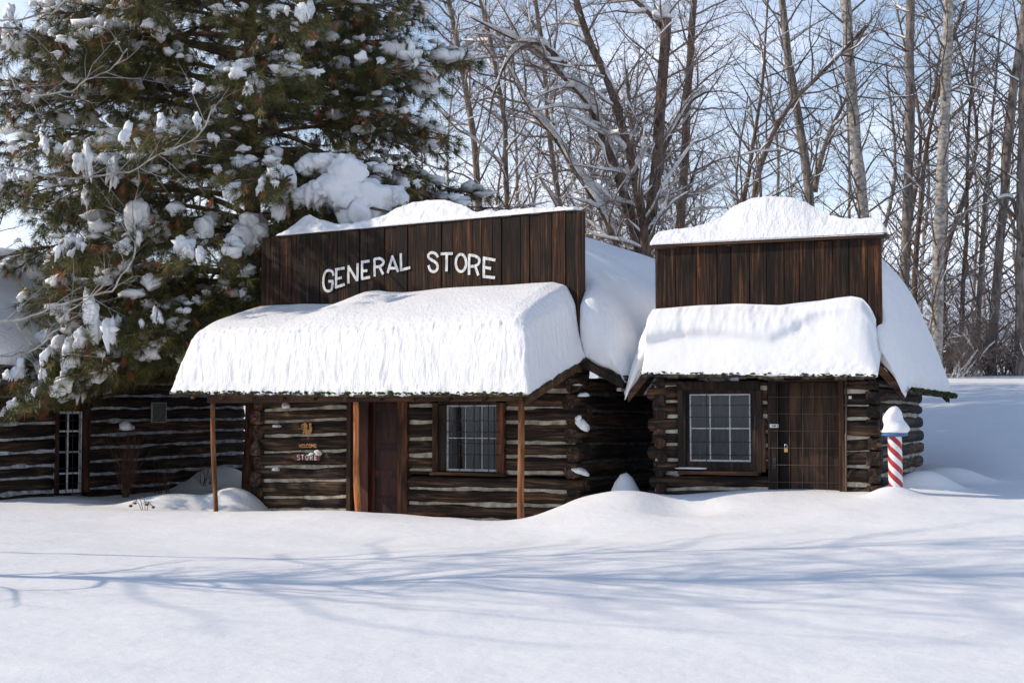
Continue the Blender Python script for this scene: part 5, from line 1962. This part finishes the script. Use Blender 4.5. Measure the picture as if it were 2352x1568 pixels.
def near_tree(label, x, y, hgt_, seed, limbs, mat=M_BARKP, twig=M_TWIGP, dens=1.0, jmin=5, tr=.14, wide=11):
    rs = random.Random(seed)
    z0 = H(x, y) - .2
    root = empty("bare_tree", (x, y, z0), 0, label, "tree")
    out = [[], [], [], []]
    C = curve([np.array([0, 0, 0]), np.array([.1, 0, hgt_ * .3]), np.array([-.1, .1, hgt_ * .65]), np.array([.2, .1, hgt_])], 24)
    R = np.linspace(tr, .02, len(C))
    V, Q, T = tube_path(C, R, 10, True, .08, seed)
    link("trunk", mesh_np("trunk", V, Q, T), mat, root)
    side = 0
    for j in range(jmin, len(C) - 1):
        for q in range(int(2 * dens)):
            d = C[j + 1] - C[j]
            d /= np.linalg.norm(d)
            side += 2.4
            u_ = np.array([math.cos(side), math.sin(side), 0])
            nd = d * .5 + u_ * .85
            nd /= np.linalg.norm(nd)
            grow(rs, tuple(C[j]), tuple(nd), rs.uniform(1.4, 3.0) * (1.1 - .5 * j / len(C)) * max(1, hgt_ / wide), .028, 1, out, CFG_NEAR)
    for pts, r0 in limbs:
        P = curve([np.array(p) - np.array([x, y, z0]) for p in pts], 36)
        tw_ = np.linspace(0, 1, len(P)) * 9
        P = P + .05 * np.stack([fbm(tw_, tw_ * 0 + q_ * 3.3, tw_ * 0, 3) for q_ in (1, 2, 3)], -1)
        Rl = np.linspace(r0, .008, len(P))
        V, Q, T = tube_path(P, Rl, 7, True, .06, seed)
        link("limb", mesh_np("limb", V, Q, T), mat, root)
        acc = 0
        for j in range(2, len(P) - 1):
            d = P[j + 1] - P[j]
            L = np.linalg.norm(d)
            d /= L
            acc += L
            while acc > .17:
                acc -= .17 * rs.uniform(.6, 1.4)
                a = rs.uniform(0, 6.28)
                u_ = np.cross(d, [0.2, .9, .3]); u_ /= np.linalg.norm(u_)
                w_ = np.cross(d, u_)
                an = rs.uniform(.5, 1.1)
                nd = d * math.cos(an) + (u_ * math.cos(a) + w_ * math.sin(a)) * math.sin(an)
                grow(rs, tuple(P[j]), tuple(nd), rs.uniform(.35, 1.0), .0055, 2, out, CFG_NEAR)
    seg_mesh("branches", out[1], 5, twig, root)
    seg_mesh("twigs", out[2] + out[3], 3, twig, root)
    return root


TX, TY = -8.6, 15.6
lp = lambda u, v, Y=15.6: at_y(u, v, Y)
near_tree("bare pale-twigged tree at the left border reaching thin branches across the pine", TX, TY, 8.6, 41, [
    ([(TX, TY, 3.3), lp(-120, 420), lp(20, 392), lp(150, 402), lp(290, 388), lp(430, 330), lp(500, 250)], .013),
    ([(TX, TY, 2.4), lp(-150, 740), lp(40, 742), lp(140, 690), lp(250, 662), lp(300, 600), lp(312, 470)], .015),
    ([(TX, TY, 2.1), lp(-120, 840), lp(60, 800), lp(160, 720), lp(260, 640)], .011),
    ([(TX, TY, 4.6), lp(-100, 80), lp(30, 40), lp(150, 10), lp(260, -60)], .014),
    ([(TX, TY, 4.4), lp(-60, 150), lp(60, 210), lp(200, 190), lp(300, 120)], .010)])
near_tree("bare tree standing outside the picture beyond the left border", -13.5, 18.6, 16.5, 43, [], M_BARK, M_TWIG, 2.0, 10, .07)
near_tree("slim bare tree outside the picture, nearer than the border tree", -15.0, 16.1, 17.0, 44, [], M_BARK, M_TWIG, 4.0, 10, .14, 7.5)

# ------------------------------------------------------------------ the big pine
PX_, PYY = at_y(583, 1000, 32.0)[0], 32.0
pz0 = H(PX_, PYY)
pine = empty("pine_tree", (PX_, PYY, pz0), 0, "huge snow-dusted pine with long needle tufts rising behind the general store", "tree")
rs = random.Random(77)
tr = curve([np.array([0, 0, -.3]), np.array([.02, 0, 3]), np.array([-.10, 0, 7]), np.array([-.2, 0, 12]), np.array([-.2, .1, 17])], 30)
V, Q, T = tube_path(tr, np.interp(tr[:, 2], [0, 1, 6, 12, 17], [.27, .22, .19, .12, .03]), 14, True, .12, 3.0)
link("trunk", mesh_np("trunk", V, Q, T), M_PINEB, pine)
bsegs, tufts, sno, brown = [], [], [], []


def reach(h, az):
    """how far the crown reaches at height h (above the pine's foot)"""
    base = np.interp(h, [1.5, 2.6, 4, 6, 8, 10, 13, 17], [3.6, 5.0, 5.3, 5.4, 5.2, 4.9, 4.0, .8])
    side = math.cos(az)
    base *= 1 + .14 * max(0, -side)
    if side > 0 and h < 4.3:
        base = min(base, 3.0 + 1.2 * abs(math.sin(az)))
    return base


def bough(h, az, L, droop0, droop1, dens=1.0):
    n = 12
    st_ = L / n
    p = np.array([np.interp(h, tr[:, 2], tr[:, 0]), 0, h])
    el = droop0
    pts = [p.copy()]
    a = az
    for i in range(n):
        t = i / n
        el_t = droop0 + (droop1 - droop0) * t ** .8
        if t > .8:
            el_t += (t - .8) * 2.0
        a += rs.gauss(0, .05)
        d = np.array([math.cos(a) * math.cos(el_t), math.sin(a) * math.cos(el_t), math.sin(el_t)])
        q = p + d * st_
        r0, r1 = .055 * (1 - t) * L / 5 + .012, .055 * (1 - t - 1 / n) * L / 5 + .012
        bsegs.append((*p, *q, r0, r1))
        p = q
        pts.append(p.copy())
        if t > .22:
            for s_ in (-1, 1):
                if rs.random() < .9 * dens:
                    sl = L * (.10 + .24 * (1 - t)) * rs.uniform(.6, 1.3)
                    sa = a + s_ * rs.uniform(.55, 1.1)
                    se = el_t + rs.uniform(-.25, .15)
                    pp = p.copy()
                    m_ = max(2, int(sl / .27))
                    for j in range(m_):
                        sa += rs.gauss(0, .12)
                        se += rs.gauss(0, .08) + (.06 if j > m_ * .5 else -.03)
                        dd = np.array([math.cos(sa) * math.cos(se), math.sin(sa) * math.cos(se), math.sin(se)])
                        q2 = pp + dd * sl / m_
                        bsegs.append((*pp, *q2, .016 * (1 - j / m_) + .006, .016 * (1 - (j + 1) / m_) + .006))
                        pp = q2
                        if j >= m_ * .25 or rs.random() < .4:
                            tufts.append((*pp, *(dd + np.array([0, 0, .15]))))
                            for _q in range(3):
                                off = np.array([rs.gauss(0, .17), rs.gauss(0, .17), rs.gauss(-.06, .20)])
                                tufts.append((*(pp + off), *(dd + off * 3)))
                            if rs.random() < .24:
                                sno.append((pp + np.array([0, 0, .06]), dd, rs.random()))
    tufts.append((*p, *d))
    if rs.random() < .7:
        sno.append((p + np.array([0, 0, .08]), d, rs.random()))


h = 2.0
az = 0.0
while h < 15.5:
    for q in range(5):
        az += 2 * math.pi / 5 + rs.uniform(-.25, .25)
        L = reach(h, az) * rs.uniform(.8, 1.08)
        if h < 4.6 and math.cos(az) > .55 and math.sin(az) < .2:
            continue
        up = np.interp(h, [2, 5, 9, 15], [-.05, .12, .28, .6])
        dn = np.interp(h, [2, 5, 9, 15], [-.42, -.42, -.30, .1])
        bough(h + rs.uniform(-.2, .2), az, L, up + rs.uniform(-.2, .2), dn + rs.uniform(-.26, .2))
    az += .55
    h += .36
# the low boughs reaching towards the lower left corner
for (hh, aa, LL, d0, d1) in ((3.3, -2.25, 5.6, -.05, -.42), (3.6, -2.0, 5.3, 0, -.45), (2.9, -2.6, 5.2, -.05, -.30), (4.1, -1.75, 4.8, .05, -.42), (3.9, -2.45, 6.0, .05, -.40), (3.4, -1.6, 3.8, 0, -.4), (4.6, -2.2, 5.4, .1, -.35), (4.7, -1.3, 3.8, .1, -.3), (3.1, -2.05, 5.6, -.1, -.35)):
    bough(hh, aa, LL, d0, d1, 1.15)
    bough(hh + rs.uniform(-.2, .5), aa + rs.uniform(-.2, .2), LL * rs.uniform(.85, 1.08), d0, d1 - .03, 1.15)
def hang_ok(x, y, z):
    """the foliage ends well above the snow, lowest at the crown's left front"""
    if y < -1.0:
        return z > float(np.interp(x, [-4.6, -3.5, -2.5, -1.0], [1.45, 1.8, 2.35, 2.6]))
    return z > 2.7


def clear_of_pile(x, y, z):
    """room for the great snow load, which has broken off the twigs in front of it"""
    c_ = at_y(805, 440, 28.2) - np.array([PX_, PYY, pz0])
    return not (y < c_[1] + .5 and abs(x - c_[0]) < 1.15 and -.75 < z - c_[2] < .85)


bsegs = [b_ for b_ in bsegs if clear_of_pile(*b_[3:6])]
tufts = [t_ for t_ in tufts if clear_of_pile(*t_[:3])]
sno = [s_ for s_ in sno if clear_of_pile(*s_[0])]
bsegs = [b_ for b_ in bsegs if hang_ok(b_[3], b_[4], b_[5] - .1)]
tufts = [t_ for t_ in tufts if hang_ok(t_[0], t_[1], t_[2])]
sno = [s_ for s_ in sno if hang_ok(*s_[0])]
seg_mesh("boughs", bsegs, 5, M_BARKD, pine)

TF = np.array(tufts)
nT = len(TF)


def needles(name, TT, m_, mat, Lr, droop, parent, seed, wid=.0085, spread=1.25):
    r_ = np.random.default_rng(seed)
    n_ = len(TT)
    Cc = np.repeat(TT[:, :3], m_, 0)
    A = TT[:, 3:6] / (np.linalg.norm(TT[:, 3:6], axis=1)[:, None] + 1e-9)
    A = np.repeat(A, m_, 0)
    rv = r_.normal(0, 1, (n_ * m_, 3))
    rv -= (rv * A).sum(1)[:, None] * A
    rv /= np.linalg.norm(rv, axis=1)[:, None] + 1e-9
    th = spread * np.sqrt(r_.random(n_ * m_))[:, None]
    D = A * np.cos(th) + rv * np.sin(th)
    D[:, 2] -= droop
    D /= np.linalg.norm(D, axis=1)[:, None]
    Lq = r_.uniform(Lr[0], Lr[1], (n_ * m_, 1))
    start = Cc - A * r_.uniform(0, .12, (n_ * m_, 1))
    tip = start + D * Lq
    sd = np.cross(D, r_.normal(0, 1, D.shape))
    sd /= np.linalg.norm(sd, axis=1)[:, None] + 1e-9
    w_ = wid * r_.uniform(.7, 1.2, (n_ * m_, 1))
    V = np.stack([start - sd * w_ / 2, start + sd * w_ / 2, tip], 1).reshape(-1, 3)
    Tt = np.arange(len(V)).reshape(-1, 3)
    me = mesh_np(name, V, None, Tt, False)
    tint = np.repeat(np.clip(r_.normal(.5, .22, n_), 0, 1), m_)
    tint = np.clip(tint + r_.normal(0, .12, n_ * m_), 0, 1)
    at = me.attributes.new("tint", 'FLOAT', 'POINT')
    at.data.foreach_set("value", np.repeat(tint, 3).astype(np.float32))
    o = link(name, me, mat, parent)
    o["kind"] = "stuff"
    return o


rr_ = np.random.default_rng(3)
isb = rr_.random(nT) < .11
needles("needles", TF[~isb], 41, M_NEEDLE, (.18, .33), .16, pine, 1, .010)
bt = TF[isb].copy()
bt[:, 5] -= 1.1
needles("dead_needles", bt, 42, M_NEEDLEB, (.14, .26), .5, pine, 2, .0095, .9)
print("tufts", nT, "snow spots", len(sno), "bsegs", len(bsegs))

# snow clumps lying on the boughs: a dozen shapes shared
CL = []
for k_ in range(12):
    V0, T0 = ico(3)
    s_ = k_ * 7.3
    V = V0 * (1 + .62 * fbm(V0[:, 0] * 1.7 + s_, V0[:, 1] * 1.7, V0[:, 2] * 1.7 + s_, 4))[:, None]
    V = V * np.array([.85 + .25 * (k_ % 3), .8, .75 + .22 * (k_ % 4)])
    V[:, 2] -= .55 * (V[:, 0] + .2) * np.abs(V[:, 0]) * (.4 + .2 * (k_ % 3))
    V[:, 2] = np.where(V[:, 2] < 0, V[:, 2] * (1 + .9 * fbm(V[:, 0] * 4, V[:, 1] * 4 + s_, V[:, 2] * 0, 2)), V[:, 2])
    me = mesh_np("snow_clump", V, None, T0)
    me.materials.append(M_SNOWB)
    CL.append(me)
rs.shuffle(sno)


def shell(p):
    """1 at the tips of the boughs, 0 at the trunk"""
    return math.hypot(p[0], p[1]) / (reach(p[2], math.atan2(p[1], p[0])) + .01)


def vis_key(s):
    p = s[0]
    return (p[1] > 1.0) * 10 - 1.6 * min(shell(p), 1.0) - .12 * max(0, -p[1]) + random.random() * .8


for t_ in TF[::20]:                                # small loads on the outer tufts
    if shell(t_[:3]) > .62 and t_[1] < 2.5:
        sno.append((np.array(t_[:3]) + np.array([0, 0, .05]), t_[3:6], rs.random() * .75))
big = sorted(sno, key=vis_key)[:285]
rest = sorted(sno, key=vis_key)[285:]
for i, (p, d, q) in enumerate(big):
    o = link("snow_clump", CL[i % 12], None, pine)
    s_ = .055 + .10 * q ** 1.6
    o.location = p + np.array([-.05, -.12, .10])
    o.scale = (s_ * rs.uniform(.9, 1.4), s_ * rs.uniform(.9, 1.2), s_ * rs.uniform(.8, 1.4))
    o.rotation_euler = (rs.uniform(-.3, .3), rs.uniform(-.2, .5), math.atan2(d[1], d[0]))
parts = []
V0, T0 = ico(2)
for i, (p, d, q) in enumerate(rest):
    s_ = .06 + .12 * q ** 2
    V = V0 * (1 + .6 * fbm(V0[:, 0] * 1.9 + i, V0[:, 1] * 1.9, V0[:, 2] * 1.9, 3))[:, None] * np.array([1.0 + .9 * abs(d[0]), 1.0, .6 + rs.random() * .5]) * s_
    parts.append((V + p + np.array([-.05, -.12, .12]), None, T0))
V, Q, T = merge(parts)
o = link("snow_dusting", mesh_np("snow_dusting", V, Q, T), M_SNOWB, pine)
o["kind"] = "stuff"


# the great snow load on the bough above the sign
def pile(lst, Y, label, seed):
    parts = []
    V0, T0 = ico(4)
    for i, (u, v, ru, rv_, dy) in enumerate(lst):
        c = at_y(u, v, Y + dy) - np.array([PX_, PYY, pz0])
        sx2, sz2 = ru / F * Y, rv_ / F * Y
        V = V0 * (1 + .26 * fbm(V0[:, 0] * 2.1 + seed + i, V0[:, 1] * 2.1, V0[:, 2] * 1.5, 4))[:, None] * np.array([sx2, sx2 * .85, sz2])
        V[:, 2] += np.where(V[:, 2] < 0, V[:, 2] * .8 * np.abs(fbm(V[:, 0] * 9 + seed, V[:, 1] * 9, V[:, 2] * 0, 2)), 0)
        parts.append((V + c, None, T0))
    V, Q, T = merge(parts)
    o = link("snow_clump", mesh_np("snow_clump", V, Q, T), M_SNOWB, pine)
    o["label"] = label
    return o


YB = 28.2
pile([(800, 398, 44, 42, 0), (790, 440, 72, 42, .1), (750, 432, 44, 28, -.1), (845, 450, 60, 40, .1), (880, 470, 50, 30, .2), (720, 440, 26, 26, -.1), (820, 490, 46, 44, 0), (905, 455, 30, 28, .3)], YB, "largest snow load on a bough just above the sign", 3.0)
pile([(655, 410, 24, 30, 0), (648, 450, 26, 32, .1), (690, 452, 26, 20, 0), (640, 480, 16, 24, 0)], YB, "tall snow lump on the bough left of the largest load", 8.0)
pile([(730, 372, 38, 18, .2), (700, 382, 22, 14, .2)], YB, "flat snow pad above the largest load", 12.0)
pile([(318, 490, 26, 32, 0), (322, 520, 16, 22, 0)], 28.5, "long snow lump hanging in the pine's left flank", 15.0)
pile([(210, 715, 20, 28, 0), (216, 755, 18, 26, 0), (205, 690, 12, 16, 0)], 27.5, "double snow lump on the low left bough", 18.0)
pile([(560, 545, 34, 30, 0), (575, 505, 24, 20, .1), (596, 530, 22, 20, .1)], 28.6, "snow heap on the tuft beside the sign's end", 21.0)
pile([(470, 520, 22, 26, 0), (425, 560, 20, 18, 0), (455, 545, 22, 12, 0)], 28.4, "snow heap on the lower boughs left of the sign", 23.0)
pile([(145, 880, 22, 16, 0), (130, 895, 20, 12, 0), (152, 858, 14, 12, 0)], 27.6, "snow streak on the lowest bough before the log house", 25.0)
# needle tufts under the big loads
ex = []
for (u, v, Y) in [(u_, v_, YB) for u_, v_ in ((640, 500), (690, 485), (720, 500), (760, 495), (800, 505), (860, 500), (900, 490), (930, 470), (700, 420), (740, 400), (660, 470), (770, 480), (880, 505), (830, 510), (650, 520), (705, 465), (735, 475))]:
    c = at_y(u, v, Y) - np.array([PX_, PYY, pz0])
    for q in range(4):
        ex.append((*(c + np.array([rs.gauss(0, .1), rs.gauss(.05, .15), rs.gauss(0, .07)])), rs.gauss(0, .6), -.6, -.5))
needles("needles", np.array(ex), 70, M_NEEDLE, (.16, .28), .25, pine, 9)
lb_ = at_y(800, 470, YB) - np.array([PX_, PYY, pz0])
V, Q, T = tube_path(curve([np.array([0, 0, lb_[2] + .2]), lb_ * np.array([.5, .5, 1]) + np.array([0, 0, .25]), lb_, lb_ + np.array([.9, -.3, -.2])], 16), np.linspace(.07, .02, 16), 8)
link("bough", mesh_np("bough", V, Q, T), M_BARKD, pine)

# ------------------------------------------------------------------ small plants by the log house
def twig_plant(label, base, n_, hgt_, spread, seed, name="dry_shrub", gap=.12, cap=None):
    rs2 = random.Random(seed)
    root = empty(name, base, 0, label, "shrub")
    out = [[], [], [], []]
    cfg = dict(step=[.1, .12, .1, .08], wig=[.1, .09, .16, .2], up=[0, .01, 0, 0], gap=[.2, gap, .1], bare=[0, .2, .1], ang=[(.5, 1), (.4, .9), (.4, 1)], len=[None, (.5, 1), (.15, .45), (.08, .2)], rad=[None, .007, .004, .003])
    for q in range(n_):
        a = rs2.uniform(0, 6.28)
        t = rs2.uniform(.05, spread)
        grow(rs2, (rs2.uniform(-.12, .12) * spread * 2, rs2.uniform(-.1, .1), -.1), (math.cos(a) * t, math.sin(a) * t, 1), hgt_ * rs2.uniform(.6, 1.1), .008, 1, out, cfg)
    seg_mesh("stems", out[1], 4, M_SHRUB, root)
    seg_mesh("twigs", out[2] + out[3], 3, M_SHRUB, root)
    return root


def onB(u, ly, v=1120):
    x, _ = B.px(u, v, ly)
    w_ = B.world(x, ly)
    return (w_[0], w_[1], H(w_[0], w_[1]))


twig_plant("reddish dry shrub with a snow cap against the log house wall", onB(290, -.5), 46, 1.55, .20, 1)
twig_plant("low thorny twigs under the grey plaque by the log house", onB(375, -.5), 12, .9, .7, 2)
twig_plant("sparse dark twigs in the snow near the pine's trunk", onB(470, -.6), 9, .7, .6, 3)
x, z = B.px(290, 980, -.5)
o = blob("snow_heap", (.15, .14, .13), 44, M_SNOWB, 3, .3, True, None, B.world(x, -.5, z - .02))
tag(o, "cone of snow on top of the dry shrub by the log house", "snow")
# dried flower heads poking out of the drift
pf = at_y(335, 1160, 26.4)
fl = empty("dried_flowers", (pf[0], pf[1], H(pf[0], pf[1])), 0, "nodding dried flower heads poking out of the drift left of the porch", "plant")
for i, (dx, hz, dr) in enumerate(((-.20, .17, -.07), (-.14, .22, -.05), (-.03, .20, .06), (.06, .15, .09))):
    P = curve([np.array([dx * .3, 0, -.05]), np.array([dx * .7, .0, hz * .8]), np.array([dx, -.02, hz]), np.array([dx + dr, -.04, hz - .09])], 12)
    V, Q, T = tube_path(P, .006, 5)
    st2 = link("stem", mesh_np("stem", V, Q, T), M_SHRUB, fl)
    V0, T0 = ico(2)
    Vh = V0 * np.array([.035, .035, .024]) * (1 + .25 * fbm(V0[:, 0] * 3 + i, V0[:, 1] * 3, V0[:, 2] * 3, 2))[:, None] + P[-1]
    link("flower_head", mesh_np("flower_head", Vh, None, T0), M_SHRUB, st2)
